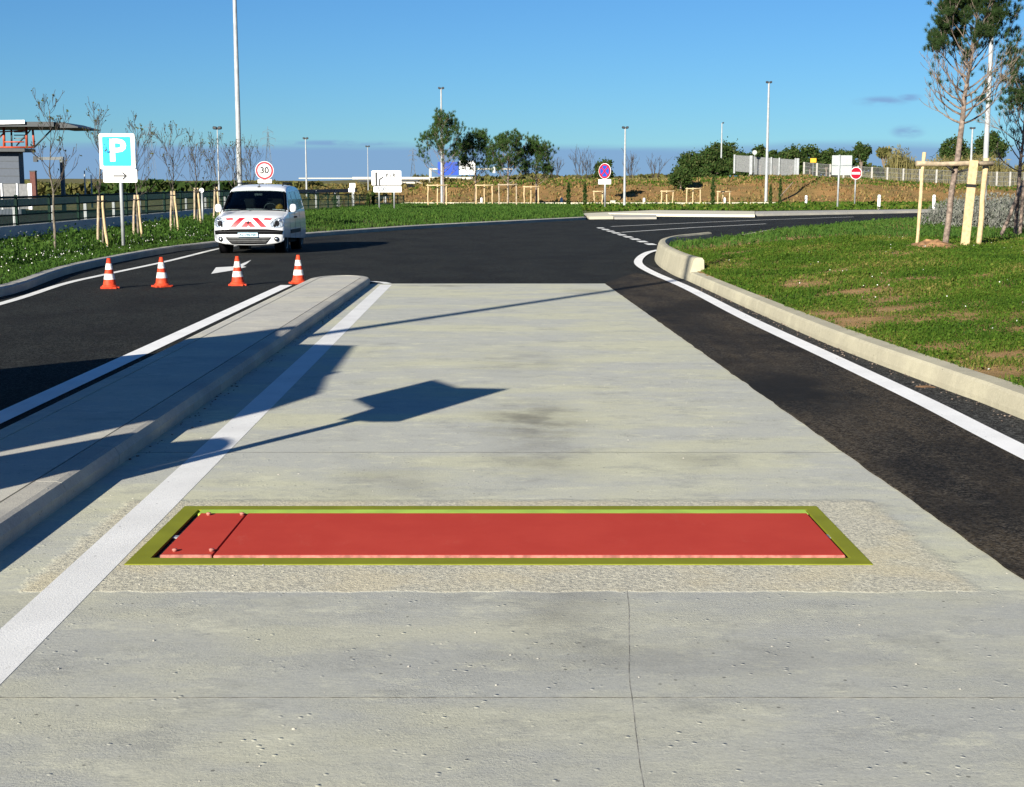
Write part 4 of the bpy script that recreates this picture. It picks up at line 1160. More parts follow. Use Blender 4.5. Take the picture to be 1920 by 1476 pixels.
# no stopping sign, turned away
Y = 90.0; k = Y / F_PX; c = V(1134, 321, Y); bz = rise(Y) + 0.14
s = tag(empty('no_stopping_sign', (c[0], Y, bz), R(-42)), 'round blue no stopping sign with a red cross and border above a white plate', 'sign')
zc = c[2] - bz; r = 14.3 * k
post(s, zc, 0.06); panel(s, sh(circ(r), 0, zc), 'sign_white', 'disc')
panel(s, sh(circ(r * 0.95), 0, zc), 'sign_red', 'red_border', -0.018, -0.0125)
panel(s, sh(circ(r * 0.72), 0, zc), 'sign_blue', 'blue_face', -0.023, -0.0185)
cm = bmesh.new()
for sg in (-1, 1): bx(cm, -r * 0.76, r * 0.76, -0.028, -0.0235 + sg * 0.0005, -r * 0.09, r * 0.09, Matrix.Translation((0, sg * 0.001, zc)) @ Matrix.Rotation(R(45 * sg), 4, 'Y'))
obj('red_cross', cm, 'sign_red', s)
z2 = V(1134, 341, Y)[2] - bz
pl = panel(s, sh(rrect(22 * k / math.cos(R(42)), 9 * k, 0.03), 0, z2), 'sign_white', 'plate')
lettering('sauf taxis', 0.16, 'sign_blue', pl, 0, -0.02, z2, 0.01)

# no entry and the panel seen from behind
Y = 100.0; k = Y / F_PX; c = V(1605, 325, Y); bz = terrain(c[0], Y) + 0.2
s = tag(empty('no_entry_sign', (c[0], Y, bz), R(10)), 'round red no entry sign with a white bar on a grey post', 'sign')
zc = c[2] - bz; r = 11.5 * k
post(s, zc, 0.05); panel(s, sh(circ(r), 0, zc), 'sign_white', 'disc')
fc = panel(s, sh(circ(r * 0.90), 0, zc), 'sign_red', 'red_face', -0.018, -0.0125)
panel(s, sh(rrect(r * 1.4, r * 0.34, 0.03), 0, zc), 'sign_white', 'white_bar', -0.023, -0.0185)
Y = 92.0; k = Y / F_PX; c = V(1578.5, 310, Y); bz = rise(Y) + 0.14
s = tag(empty('reversed_sign_panel', (c[0], Y, bz)), 'large pale square sign panel seen from behind beside the no entry sign', 'sign')
zc = c[2] - bz
pm = bmesh.new(); bar(pm, (-6 * k, -0.05, -0.1), (-5 * k, -0.05, zc + 19 * k), 0.06, n=10); obj('post', pm, 'post_white', s)
panel(s, sh(rrect(37 * k, 36 * k, 0.04), 0, zc), 'sign_back')
rl = bmesh.new(); bx(rl, -18.3 * k, 18.3 * k, -0.05, -0.013, zc - 0.03, zc + 0.03); obj('rail', rl, 'galvanised', s)

# white round sign backs and small plates
def disc_sign(u, v, Y, rpx, bz, label, mat='sign_back', plate=None):
    k = Y / F_PX; c = V(u, v, Y)
    s = tag(empty('round_sign', (c[0], Y, bz)), label, 'sign')
    post(s, c[2] - bz, 0.035); panel(s, sh(circ(rpx * k, 24), 0, c[2] - bz), mat, 'disc'); return s
disc_sign(378, 357, 47, 4.2, 0.45, 'small white round sign beside a staked sapling left of the van', 'sign_white')
disc_sign(1415, 286, 128, 4.2, bank_h(V(1415, 286, 128)[0], 128), 'round sign back standing above the grey panel fence', 'sign_back')
Y = 130; c = V(1525, 301, Y)
s = tag(empty('yellow_sign', (c[0], Y, terrain(c[0], Y))), 'small yellow sign above the wire fence at the end of the grey panels', 'sign')
post(s, c[2] - terrain(c[0], Y), 0.03); panel(s, sh(rrect(11 * Y / F_PX, 8 * Y / F_PX, 0.03), 0, c[2] - terrain(c[0], Y)), 'sign_yellow')

# ------------------------------------------------------------------ lamp posts
def lamp_post(u, vtop, vbase, Y, wpx, label, z0=None, head=2, mat='post_white', lean=0.0, height=None):
    k = Y / F_PX
    x = X(u, Y); zb = V(u, vbase, Y)[2] if z0 is None else z0
    zt = V(u, vtop, Y)[2] if height is None else zb + height
    o = tag(empty('lamp_post', (x, Y, zb)), label, 'lamp post', 'lamp posts')
    h = zt - zb
    bm = bmesh.new(); r = wpx * k / 2
    tube(bm, [(0, 0, -0.3), (0, 0, h * 0.5), (lean, 0, h)], [r, r * 0.8, r * 0.55], 14, False)
    obj('pole', bm, mat, o)
    bm = bmesh.new(); bx(bm, -0.18, 0.18, -0.18, 0.18, -0.02, 0.05); obj('base_plate', bm, 'galvanised', o)
    if head:
        for sg in ((-1, 1) if head == 2 else (1,)):
            hm = bmesh.new(); bx(hm, 0.02, 0.235, -0.12, 0.12, h - 0.07, h + 0.09)
            bmesh.ops.bevel(hm, geom=hm.edges[:], offset=0.04, segments=1, affect='EDGES')
            for v in hm.verts: v.co = Vector((v.co.x * sg + lean, v.co.y, v.co.z + 0.12 * v.co.x))
            obj('lamp_head', hm, 'lamp_dark', o)
    return o
lamp_post(450, -60, 428, 58, 10.5, 'tall pale lamp post rising out of the picture behind the van', z0=0.5, height=12)
lamp_post(1845, -60, 440, 50, 10.5, 'tall pale lamp post rising out of the picture behind the near staked pine', z0=0.15, height=11.5)
lamp_post(828.5, 166, 386, 110, 5.0, 'slim lamp post standing among the small staked pines', z0=rise(110) + .1)
lamp_post(1171, 240, 391, 98, 5.0, 'shorter lamp post right of the no stopping sign')
lamp_post(1436.5, 155, 385, 110, 6.0, 'tall pale lamp post at the foot of the brown bank, left of the reversed sign', z0=rise(110) + .1)
lamp_post(1351, 231, 310, 165, 3.2, 'distant lamp post in front of the dense umbrella pine', head=1)
lamp_post(575, 260, 362, 120, 3.6, 'distant lamp post above the vineyard right of the van')
lamp_post(690.5, 275, 362, 150, 2.0, 'thin distant lamp post just left of the diagram sign', z0=1.2)
lamp_post(411, 241, 380, 75, 3.4, 'distant lamp post among the bare saplings left of the van', z0=0.6)
lamp_post(1818, 241, 330, 120, 5.0, 'lamp post showing between the trunk and stakes of the near pine', z0=2.3)
lamp_post(160, 320, 366, 90, 3.5, 'short pale post behind the green fence at the left', head=0, z0=0.9)
lamp_post(172, 328, 366, 90, 3.5, 'shorter pale post beside another behind the green fence', head=0, z0=0.9)
# lamp post out of frame to the left, whose long shadow crosses the slab
o = tag(empty('lamp_post', (-9.1, 2.85, 0.15)), 'lamp post left of the frame whose thin shadow crosses the slab', 'lamp post', 'lamp posts')
bm = bmesh.new(); bar(bm, (0, 0, -0.2), (0, 0, 10.4), 0.12, 0.085, 12); obj('pole', bm, 'post_white', o)

# ------------------------------------------------------------------ trees
def grow(bm, p, d, length, r, depth, rs, tips, bend=0.25, up=0.25, kids=(2, 4), ratio=(0.45, 0.75), minr=0.003, spread=0.8, first=0.3):
    """a limb and its side shoots; collects tips as (point, direction)"""
    n = 4 if depth > 0 else 3
    pts, rad = [Vector(p)], [r]
    d = Vector(d).normalized(); cur = Vector(p)
    for i in range(n):
        d = (d + Vector((rs.uniform(-1, 1), rs.uniform(-1, 1), rs.uniform(-0.5, 1))) * bend * 0.5 + Vector((0, 0, up)) * 0.35).normalized()
        cur = cur + d * length / n; pts.append(cur.copy()); rad.append(max(minr, r * (1 - 0.75 * (i + 1) / n)))
    tube(bm, pts, rad, 5 if r < 0.03 else 7, False)
    tips.append((pts[-1], d.copy(), depth))
    if depth <= 0: return
    for _ in range(rs.randint(*kids)):
        t = rs.uniform(first, 0.95) * n; i = min(int(t), n - 1); q = pts[i].lerp(pts[i + 1], t - i)
        ax = (pts[i + 1] - pts[i]).normalized()
        rnd = Vector((rs.uniform(-1, 1), rs.uniform(-1, 1), rs.uniform(-0.2, 0.7)))
        side = (rnd - ax * rnd.dot(ax)).normalized()
        nd = (ax + side * spread * rs.uniform(0.6, 1.3)).normalized()
        grow(bm, q, nd, length * rs.uniform(*ratio), max(minr, rad[i] * 0.6), depth - 1, rs, tips, bend, up, kids, ratio, minr, spread, first)

def bare_sapling(loc, h, seed, label, group, wid=0.5, leafy=40):
    rs = random.Random(seed)
    o = tag(empty('sapling', loc), label, 'tree', group)
    bm = bmesh.new()
    n = 7; pts = [Vector((0.04 * rs.uniform(-1, 1) * i / n * 2, 0.04 * rs.uniform(-1, 1) * i, h * 0.93 * i / n - 0.1 * (i == 0))) for i in range(n + 1)]
    rad = [0.034 * (1 - 0.82 * i / n) for i in range(n + 1)]
    tube(bm, pts, rad, 7, False); obj('trunk', bm, 'bark_pale', o)
    cb = bmesh.new(); tips = []
    m = rs.randint(13, 17)
    for i in range(m):
        t = 0.36 + 0.62 * (i + rs.random()) / m
        f = t * n; j = min(int(f), n - 1); q = pts[j].lerp(pts[j + 1], f - j)
        a = rs.uniform(0, 6.28)
        L = wid * (1.15 - 0.75 * abs(t - 0.5) * 1.6) * rs.uniform(0.7, 1.25)
        grow(cb, q, (math.cos(a), math.sin(a), rs.uniform(0.8, 1.5)), L * 1.3, 0.014 * (1.25 - t), 2, rs, tips, 0.4, 0.45, (2, 3), (0.4, 0.7), 0.0045, 0.7)
    cr = obj('crown', cb, 'twig', o)
    if leafy:
        tp = [tips[rs.randrange(len(tips))][0] for _ in range(leafy)]
        c = np.array([[p.x, p.y, p.z] for p in tp]) + rng.normal(0, 0.02, (leafy, 3))
        co, tr, uv = leaf_tris(c, rng.uniform(0.018, 0.04, leafy), 0, 1.4)
        np_mesh('leaf_scatter', co, tr, uv, 'sapling_leaf', cr)['kind'] = 'stuff'
    return o

def needle_tufts(C, D, per, length, width):
    m = len(C); C = np.repeat(C, per, 0); D = np.repeat(D, per, 0)
    d = D * 0.75 + rng.normal(size=C.shape) * 0.62; d /= np.linalg.norm(d, axis=1)[:, None]
    s = np.cross(d, rng.normal(size=C.shape)); s /= np.linalg.norm(s, axis=1)[:, None] + 1e-9
    L = length * rng.uniform(0.6, 1.1, (len(C), 1))
    b = C - D * length * 0.5 * rng.random((len(C), 1))
    co = np.stack([b - s * width, b + s * width, b + d * L], 1).reshape(-1, 3)
    return co, np.arange(len(co)).reshape(-1, 3), np.repeat(rng.random(len(C)), 3)

def pine(loc, h, seed, label, group, crown_w, clear=0.45, lean=(0, 0), per=46, needle=0.11, width=0.0045, limbs=30, trunk_r=0.06, dense=1.0, bare_low=0.45, name='pine_tree', sub=3, leaf='needles', low=0.16):
    rs = random.Random(seed)
    o = tag(empty(name, loc), label, 'tree', group)
    bm = bmesh.new(); n = 8; hc = h * clear
    pts = []
    for i in range(n + 1):
        t = i / n
        pts.append(Vector((lean[0] * t + 0.02 * rs.uniform(-1, 1) * (i > 0), lean[1] * t + 0.02 * rs.uniform(-1, 1) * (i > 0), -0.15 + (h * 0.95 + 0.15) * t)))
    rad = [trunk_r * (1.0 - 0.25 * i / n) if i / n < clear else trunk_r * (0.85 - 0.75 * (i / n - clear) / (1 - clear)) for i in range(n + 1)]
    tube(bm, pts, rad, 9, False); obj('trunk', bm, 'bark', o)
    cb = bmesh.new(); tips = []
    for i in range(limbs):
        t = clear + (0.97 - clear) * ((i + rs.random()) / limbs) ** 1.15
        f = t * n; j = min(int(f), n - 1); q = pts[j].lerp(pts[j + 1], f - j)
        a = i * 2.4 + rs.uniform(-0.5, 0.5)
        rel = (t - clear) / (1 - clear)
        L = crown_w * 0.62 * (0.55 + 0.75 * math.sin(math.pi * min(1, 0.25 + rel * 0.72))) * rs.uniform(0.75, 1.1)
        el = 0.25 + 0.8 * rel
        grow(cb, q, (math.cos(a), math.sin(a), el), L, trunk_r * 0.36 * (1.15 - rel * 0.7), 2, rs, tips, 0.35, 0.38, (3, 5), (0.38, 0.65), 0.004, 0.75, 0.35)
    cr = obj('crown', cb, 'bark', o)
    C, D = [], []
    zmin = hc; zmax = h
    for p, d, dep in tips:
        rel = (p.z - zmin) / (zmax - zmin)
        keep = dense * (1.0 if rel > bare_low else low + 0.5 * low / 0.16 * max(0, rel) / max(bare_low, 0.01))
        if rs.random() < keep:
            for q in range(sub if rel > bare_low else 1):
                e = Vector((rs.gauss(0, 1), rs.gauss(0, 1), rs.gauss(0, 1))) * needle * 0.55
                C.append((p.x + e.x, p.y + e.y, p.z + e.z)); dd = (d + Vector((0, 0, 0.5))).normalized(); D.append((dd.x, dd.y, dd.z))
    co, tr, uv = needle_tufts(np.array(C), np.array(D), per, needle, width)
    nd = np_mesh('needles', co, tr, uv, leaf, cr); nd['kind'] = 'stuff'
    return o

def stake_mesh(h, r, seed, wob=0.01):
    rs = random.Random(seed); bm = bmesh.new()
    pts = [Vector((rs.uniform(-wob, wob), rs.uniform(-wob, wob), -0.2 + (h + 0.2) * i / 5)) for i in range(6)]
    tube(bm, pts, [r * rs.uniform(0.9, 1.08) for _ in pts], 8); return bm

# near pine with its stakes
Yp = 27.6; b0 = V(1770, 466, Yp); gz = isle_h(b0[0], Yp)
pine((b0[0], Yp, gz), 5.05, 21, 'tall staked young pine with a bare grey trunk on the grass island', 'young pines', 1.32, 0.50, (0.50, 0.1), per=64, needle=0.10, width=0.0030, limbs=38, trunk_r=0.062, bare_low=0.52, sub=4, leaf='needles_dark', low=0.07)
st = tag(empty('tree_stakes', (b0[0], Yp, gz)), 'pale timber stakes with a cross rail tied round the near pine trunk', 'tree stakes')
k = Yp / F_PX
def stake_at(u, v0, v1, dy, r, seed, mat='stake_wood', lean=0):
    zz = (v0 - v1) * (Yp + dy) / F_PX
    x = (u - 1770) * k
    o = obj('stake', stake_mesh(zz, r, seed), mat, st, (x, dy, isle_h(b0[0] + x, Yp + dy) - gz)); o.rotation_euler = (0, lean, 0); return o
stake_at(1715, 470, 298, -0.15, 0.036, 1, lean=0.035)
bmk = box_mesh(-0.085, 0.085, -0.02, 0.02, -0.2, 1.66, 0.008); o = obj('plank_stake', bmk, 'stake_wood', st, (31 * k, -0.25, 0.0)); o.rotation_euler = (0, 0.06, 0)
obj('strap', box_mesh(-0.095, 0.095, -0.028, 0.028, 1.14, 1.20, 0.004), 'strap_black', o)
stake_at(1838, 466, 304, 0.1, 0.055, 3, lean=0.035)
cr_ = bmesh.new(); tube(cr_, [(-64 * k, -0.22, 1.60), (-20 * k, -0.15, 1.585), (30 * k, -0.1, 1.60), (82 * k, -0.05, 1.60)], [0.05, 0.046, 0.05, 0.047], 8)
obj('cross_rail', cr_, 'stake_grey', st)
sb = bmesh.new(); tube(sb, [(-8 * k, -0.12, 1.57), (6 * k, -0.1, 1.47), (20 * k, 0.08, 1.43), (38 * k, -0.2, 1.50)], 0.022, 6); obj('tie_strap', sb, 'strap_black', st)
# heap of soil at its foot
def heap(x, y, r, hh, name, label, cat, base, mat, seed):
    bm = bmesh.new(); n = 22; rings = []
    for i in range(7):
        q = i / 6; ring = []
        for j in range(n):
            a = 2 * math.pi * j / n; rr = r * q * (1 + 0.18 * nz(math.cos(a), math.sin(a), 1.5, seed))
            z = hh * math.exp(-(q * 1.7) ** 2) * (1 + 0.35 * nz(rr * math.cos(a), rr * math.sin(a), 9, seed)) - 0.02 - 0.03 * (i == 6)
            ring.append(bm.verts.new((rr * math.cos(a) * 1.25, rr * math.sin(a), z)))
            if i == 0: break
        rings.append(ring)
    for j in range(n): bm.faces.new((rings[0][0], rings[1][j], rings[1][(j + 1) % n]))
    for a, b in zip(rings[1:], rings[2:]):
        for j in range(n): bm.faces.new((a[j], b[j], b[(j + 1) % n], a[(j + 1) % n])).smooth = True
    return tag(obj(name, bm, mat, None, (x, y, base)), label, cat)
mx = V(1740, 474, 27.0)[0]
heap(mx, 26.7, 0.62, 0.17, 'soil_heap', 'small heap of brown soil at the foot of the staked pine', 'soil heap', isle_h(mx, 26.7), 'soil', 3.0)
dx_, dy_ = V(1836, 518, 22.0)[0], 22.0
hp = heap(dx_, dy_, 0.24, 0.06, 'dead_plant', 'small reddish brown dead plant lying in the grass', 'dead plant', isle_h(dx_, dy_), 'soil', 5.0)
sp_ = (P(1727, 728)[0] + 0.02, P(1727, 728)[1])
heap(sp_[0], sp_[1], 0.30, 0.022, 'spilled_soil', 'thin spill of orange soil on the road beside the right kerb', 'soil', 0.012, 'soil', 6.0)

# tree at the right edge with dark stakes
Y2 = 34.0; b2 = V(1904, 432, Y2); g2 = isle_h(b2[0], Y2)
pine((b2[0], Y2, g2), 3.95, 31, 'young pine at the right edge of the frame with dark stakes', 'young pines', 1.25, 0.42, (0.10, 0), per=40, needle=0.12, width=0.0045, limbs=24, trunk_r=0.05, dense=0.7, bare_low=0.62, leaf='needles_dark', low=0.06)
s2 = tag(empty('tree_stakes', (b2[0], Y2, g2)), 'dark leaning timber stakes at the right edge of the frame', 'tree stakes')
for j, (dx, ln) in enumerate(((-0.42, 0.36), (0.05, 0.0), (0.55, -0.2))):
    o = obj('stake', stake_mesh(1.35, 0.045, 40 + j), 'bark', s2, (dx, -0.2, 0)); o.rotation_euler = (0, ln, 0)

# bare saplings along the left verge
SAP = [(98, 31.7, 3.45, 'thin bare sapling without stakes, leftmost on the verge by the green fence'), (189, 35.5, 3.45, 'bare staked sapling just left of the blue parking sign'),
       (256, 38.8, 3.35, 'bare staked sapling directly behind the right edge of the parking sign'), (325, 43.0, 3.25, 'bare staked sapling midway between the parking sign and the van'),
       (369, 46.2, 2.95, 'bare staked sapling beside the small white round sign'), (406, 49.2, 2.95, 'bare sapling just above the left side of the van'), (440, 52.5, 2.9, 'bare sapling left of the tall lamp post behind the van'), (470, 56.3, 2.9, 'bare sapling right of the tall lamp post behind the van')]
for i, (u, Y, h, lab) in enumerate(SAP):
    x = X(u, Y); z = verge_h(x, Y)
    bare_sapling((x, Y, z), h, 100 + i, lab, 'bare saplings on the left verge', 0.56, 80 if i else 110)
    if i in (1, 2, 3, 4, 5):
        s = tag(empty('tree_stakes', (x, Y - 0.05, z)), ('pair of timber stakes tied round the sapling ' + ('left of the parking sign', 'behind the parking sign', 'midway between parking sign and van', 'beside the white round sign', 'above the van\'s left mirror')[i - 1]), 'tree stakes', 'sapling stakes')
        for sg, ln in ((-1, 0.10), (1, -0.05)):
            o = obj('stake', stake_mesh(1.28, 0.035, 60 + i * 2 + sg), 'stake_wood' if sg > 0 else 'stake_grey', s, (sg * 0.12 - 0.0, 0, 0)); o.rotation_euler = (0, -sg * 0.06, 0)
        tb = bmesh.new(); tube(tb, [(-0.16, -0.02, 1.16), (0, -0.06, 1.14), (0.17, -0.02, 1.16)], 0.016, 5); obj('tie_strap', tb, 'strap_black', s)

# small pines beyond the junction, with frames
def frame(u, Y, wpx, hpx, label, z, mat='stake_wood', legs=3, group='timber stake frames'):
    k = Y / F_PX; w = wpx * k; h = hpx * k
    s = tag(empty('tree_stakes', (X(u, Y), Y, z)), label, 'tree stakes', group)
    for j in range(legs):
        o = obj('stake', stake_mesh(h, 0.05, int(u) + j, 0.02), mat, s, (-w / 2 + w * j / (legs - 1), (0.25 if j % 2 else -0.1), 0))
    bm = bmesh.new(); bar(bm, (-w / 2 - 0.1, -0.16, h * 0.94), (w / 2 + 0.1, -0.16, h * 0.95), 0.045, n=7); obj('cross_rail', bm, mat, s)
    return s
PB = [(832, 98, 241, 390, 66, 'tallest small pine left of the service road, beside a slim lamp post'), (892, 101, 269, 388, 56, 'small staked pine in front of the white and blue road panels'),
      (953, 100, 274, 388, 56, 'small pine third from the left in the row before the brown bank'), (1005, 102, 282, 387, 50, 'small dense pine at the right end of the row before the brown bank')]
for i, (u, Y, vt, vb, wpx, lab) in enumerate(PB):
    k = Y / F_PX; z = rise(Y) + 0.15; x = X(u, Y)
    pine((x, Y, z), (V(u, vt, Y)[2] - z), 200 + i, lab, 'young pines', wpx * k * 0.95, 0.40, (0, 0), per=44, needle=0.20, width=0.0075, limbs=24, trunk_r=0.07, bare_low=0.34 + 0.08 * (i < 2), dense=0.95, sub=2)
frame(820, 95, 34, 42, 'timber stake frame round the tallest small pine', rise(95) + .15, 'stake_wood', 3)
frame(908, 99, 30, 40, 'timber stake frame with three pale legs under the second small pine', rise(99) + .15, 'stake_wood', 3)
frame(952, 97, 32, 42, 'weathered timber stake frame under the third small pine', rise(97) + .15, 'stake_grey', 3)
frame(996, 101, 26, 36, 'pale timber stake frame under the rightmost small pine', rise(101) + .15, 'stake_wood', 3)
frame(1251, 100, 21, 28, 'timber stake frame before the bank, leftmost of the three round the thin cypress', rise(100) + .15, 'stake_wood', 3)
frame(1300, 100, 25, 33, 'timber stake frame just left of the thin cypress before the bank', rise(100) + .15, 'stake_wood', 3)
frame(1357, 100, 22, 27, 'timber stake frame just right of the thin cypress before the bank', rise(100) + .15, 'stake_wood', 3)
frame(1122, 99, 16, 28, 'thin pale stakes standing left of the no stopping sign', rise(99) + .15, 'stake_wood', 2)

def cloud(c, r, n, size, squash=0.0, clumps=30, tight=0.16):
    """leaf centres gathered in clumps through an ellipsoid, fuller near its skin"""
    q = rng.normal(size=(clumps, 3)); q /= np.linalg.norm(q, axis=1)[:, None]
    q *= rng.uniform(0.35, 0.86, (clumps, 1)) ** 0.6
    if squash: q[:, 2] = np.maximum(q[:, 2], -squash)
    idx = rng.integers(0, clumps, n)
    p = q[idx] + rng.normal(0, tight, (n, 3)) * rng.uniform(0.6, 1.2, (clumps, 1))[idx]
    if squash: p[:, 2] = np.maximum(p[:, 2], -squash - rng.random(n) * 0.12)
    return np.array(c) + p * np.array(r), np.full(n, size) * rng.uniform(0.6, 1.3, n)
def leafy_tree(loc, r, zc, label, group, mat='leaves_dark', n=2500, size=0.22, squash=0.35, clumps=40, name='umbrella_pine', trunk=True, tight=0.16, cat='tree'):
    o = tag(empty(name, loc), label, cat, group)
    c, s = cloud((0, 0, zc), r, n, size, squash, clumps, tight)
    co, tr, uv = leaf_tris(c, s, 0.2, 1.5)
    cr = np_mesh('crown', co, tr, uv, mat, o)
    if trunk:
        bm = bmesh.new(); rs = random.Random(int(abs(loc[0] * 100)) + 3)
        tube(bm, [(0, 0, -0.3), (0.05, 0, zc * 0.5), (0, 0, zc)], [0.03 * zc + 0.05, 0.025 * zc + 0.03, 0.03], 7, False)
        for j in range(5):
            a = j * 1.3; bar(bm, (0, 0, zc * 0.62), (math.cos(a) * r[0] * 0.6, math.sin(a) * r[1] * 0.6, zc + r[2] * 0.1), 0.02 * zc, 0.02, 5, False)
        obj('trunk', bm, 'bark', o)
    return o
# dense pines on the bank
def far_tree(u, vtop, vbot, Y, wpx, label, group=None, mat='leaves_dark', n=3600, size=0.24, squash=0.35, clumps=40, name='umbrella_pine', depth=None, ground=None, tight=0.16):
    k = Y / F_PX; x = X(u, Y); g = terrain(x, Y) if ground is None else ground
    zt, zb = V(u, vtop, Y)[2], V(u, vbot, Y)[2]
    rz = (zt - zb) / (1 + squash if squash else 2) ; zc = zt - rz - g
    return leafy_tree((x, Y, g), (wpx * k / 2, (depth or wpx * k / 2), rz), zc, label, group, mat, n, size, squash, clumps, name, True, tight)
far_tree(1305, 284, 330, 168, 82, 'broad dense umbrella pine on the bank, left of the distant lamp post', 'umbrella pines', n=15000, size=0.13, clumps=90)
far_tree(1352, 269, 322, 172, 84, 'tall dense umbrella pine behind the distant lamp post', 'umbrella pines', n=15000, size=0.13, clumps=90)
far_tree(1382, 287, 325, 166, 40, 'lower bushy pine beside the left end of the grey panel fence', 'umbrella pines', n=6000, size=0.13)
far_tree(1340, 298, 334, 140, 46, 'loose young pine in front of the dense umbrella pines', 'umbrella pines', n=4500, size=0.12, squash=0.5)
far_tree(1275, 316, 352, 118, 40, 'small dark bush-like pine leaning on the brown bank', None, n=5000, size=0.09, squash=0.0, name='small_pine')
far_tree(1133, 299, 330, 112, 38, 'small dark pine behind the no stopping sign', None, n=3500, size=0.09, squash=0.3, name='small_pine', ground=rise(112) + .2)
for i, (u, vt, vb, w, lab) in enumerate(((1404, 281, 305, 34, 'round umbrella pine just left of the tall bank lamp post'), (1424, 274, 304, 34, 'umbrella pine behind the round sign back'), (1452, 281, 306, 32, 'low umbrella pine right of the tall bank lamp post'),
        (1482, 274, 306, 40, 'rounded umbrella pine, second right of the tall bank lamp post'), (1517, 274, 306, 50, 'broad umbrella pine left of the yellow sign'), (1548, 280, 306, 36, 'umbrella pine above the wire fence between the yellow and white panels'), (1582, 281, 303, 42, 'flat umbrella pine behind the reversed white sign panel'))):
    far_tree(u, vt, vb, 285, w, lab, 'umbrella pines', n=4200, size=0.24, clumps=30)
far_tree(1613, 269, 303, 230, 32, 'upright bushy oak right of the reversed white sign panel', None, n=3500, size=0.18, squash=0.0, name='bushy_tree')
far_tree(1655, 276, 298, 300, 26, 'faint distant grey tree left of the tall canes', None, 'leaves_olive', n=700, size=0.4, squash=0.0, name='distant_tree')
far_tree(1790, 256, 300, 205, 60, 'umbrella pine behind the near pine trunk', 'umbrella pines', n=6500, size=0.17)
far_tree(1850, 249, 292, 200, 62, 'umbrella pine right of the near pine trunk behind the lamp post', 'umbrella pines', n=6500, size=0.17)
# thin cypresses
for u, vt, vb, Y, w, lab in ((1337, 331, 389, 98, 9, 'thin dark cypress before the brown bank between two stake frames'), (1463, 336, 387, 102, 7, 'thin cypress left of the leaning plank, right of the bank lamp post'), (1445, 347, 386, 103, 6, 'thin scrubby cypress just right of the bank lamp post'), (737, 351, 388, 92, 5, 'thin young cypress in front of the diagram sign panel'),
                       (700, 352, 388, 92, 6, 'thin young cypress at the left edge of the diagram sign'), (628, 366, 389, 88, 7, 'short cypress beside the white bollard right of the van'), (690, 364, 389, 90, 6, 'low young cypress by the green fence left of the diagram sign'), (1066, 343, 388, 98, 9, 'dark clipped cypress, left one of a pair'), (1097, 344, 388, 98, 9, 'dark clipped cypress, right one of a pair')):
    k = Y / F_PX; x = X(u, Y); g = rise(Y) + 0.12; h = V(u, vt, Y)[2] - g
    o = tag(empty('cypress_tree', (x, Y, g)), lab, 'tree', 'thin cypresses')
    n = 700; t = rng.random(n); a = rng.random(n) * 6.283; rr = w * k / 2 * np.sqrt(rng.random(n)) * np.minimum(1, (1 - t) * 3 + 0.12) * (0.7 + 0.3 * np.sin(t * 25 + u))
    co, tr, uv = leaf_tris(np.stack([rr * np.cos(a), rr * np.sin(a), 0.1 + t * (h - 0.1)], 1), rng.uniform(0.05, 0.11, n), 1.2, 1.2)
    np_mesh('crown', co, tr, uv, 'leaves_dark', o)
    bm = bmesh.new(); bar(bm, (0, 0, -0.1), (0, 0, h * 0.9), 0.035, 0.01, 6); obj('trunk', bm, 'bark', o)
# leaning plank by the cypress
c = V(1478, 357, 101)
bm = bmesh.new(); bar(bm, (-0.45, 0, 0.0), (0.42, 0, 1.0), 0.035, n=6)
tag(obj('leaning_plank', bm, 'bark', None, (c[0] - 0.1, 101, V(1478, 368, 101)[2])), 'dark plank leaning against a thin cypress before the bank', 'plank')
# bare shrubs on the skyline
for u, vt, vb, Y, lab in ((1040, 300, 328, 165, 'faint bare shrub on the skyline right of the small pines'), (1088, 294, 328, 160, 'bare purple-grey shrub on the skyline left of the no stopping sign'), (1103, 298, 330, 162, 'bare grey shrub just left of the no stopping sign'), (1182, 294, 327, 160, 'bare shrub on the skyline right of the shorter lamp post'), (1226, 297, 326, 170, 'lone bare shrub on the skyline left of the umbrella pines')):
    k = Y / F_PX; x = X(u, Y); g = terrain(x, Y)
    o = tag(empty('bare_shrub', (x, Y, g)), lab, 'shrub', 'bare shrubs on the skyline'); bm = bmesh.new(); tips = []; rs = random.Random(int(u))
    for j in range(6): grow(bm, (rs.uniform(-.2, .2), rs.uniform(-.2, .2), -0.1), (rs.uniform(-.4, .4), rs.uniform(-.4, .4), 1), (V(u, vt, Y)[2] - g) * rs.uniform(0.7, 1.0), 0.04, 2, rs, tips, 0.3, 0.3, (3, 4), (0.35, 0.6), 0.012, 0.5)
    obj('branches', bm, 'twig', o)
# tall canes on the right
def canes(name, x0, x1, y0, y1, n, hlo, hhi, label):
    px = rng.uniform(x0, x1, n); py = rng.uniform(y0, y1, n); pz = np.array([terrain(a, b) for a, b in zip(px, py)])
    hh = rng.uniform(hlo, hhi, n) * (0.75 + 0.25 * np.sin(px * 0.9) * np.sin(px * 0.37 + 1))
    parts = [blades(px, py, pz, hh, np.full(n, 0.07), 0.25)]
    i = rng.integers(0, n, n * 2)
    parts.append(leaf_tris(np.stack([px[i] + rng.normal(0, .15, n * 2), py[i], pz[i] + hh[i] * rng.uniform(0.25, 1.0, n * 2)], 1), rng.uniform(0.12, 0.3, n * 2), 0.8, 0.5))
    co, tr, uv = join(parts)
    return tag(np_mesh(name, co, tr, uv, 'reeds'), label, 'canes', None, 'stuff')
canes('reed_clump', X(1672, 150), X(1725, 150), 148, 153, 1200, 4.0, 5.6, 'clump of tall yellow green canes on the bank')
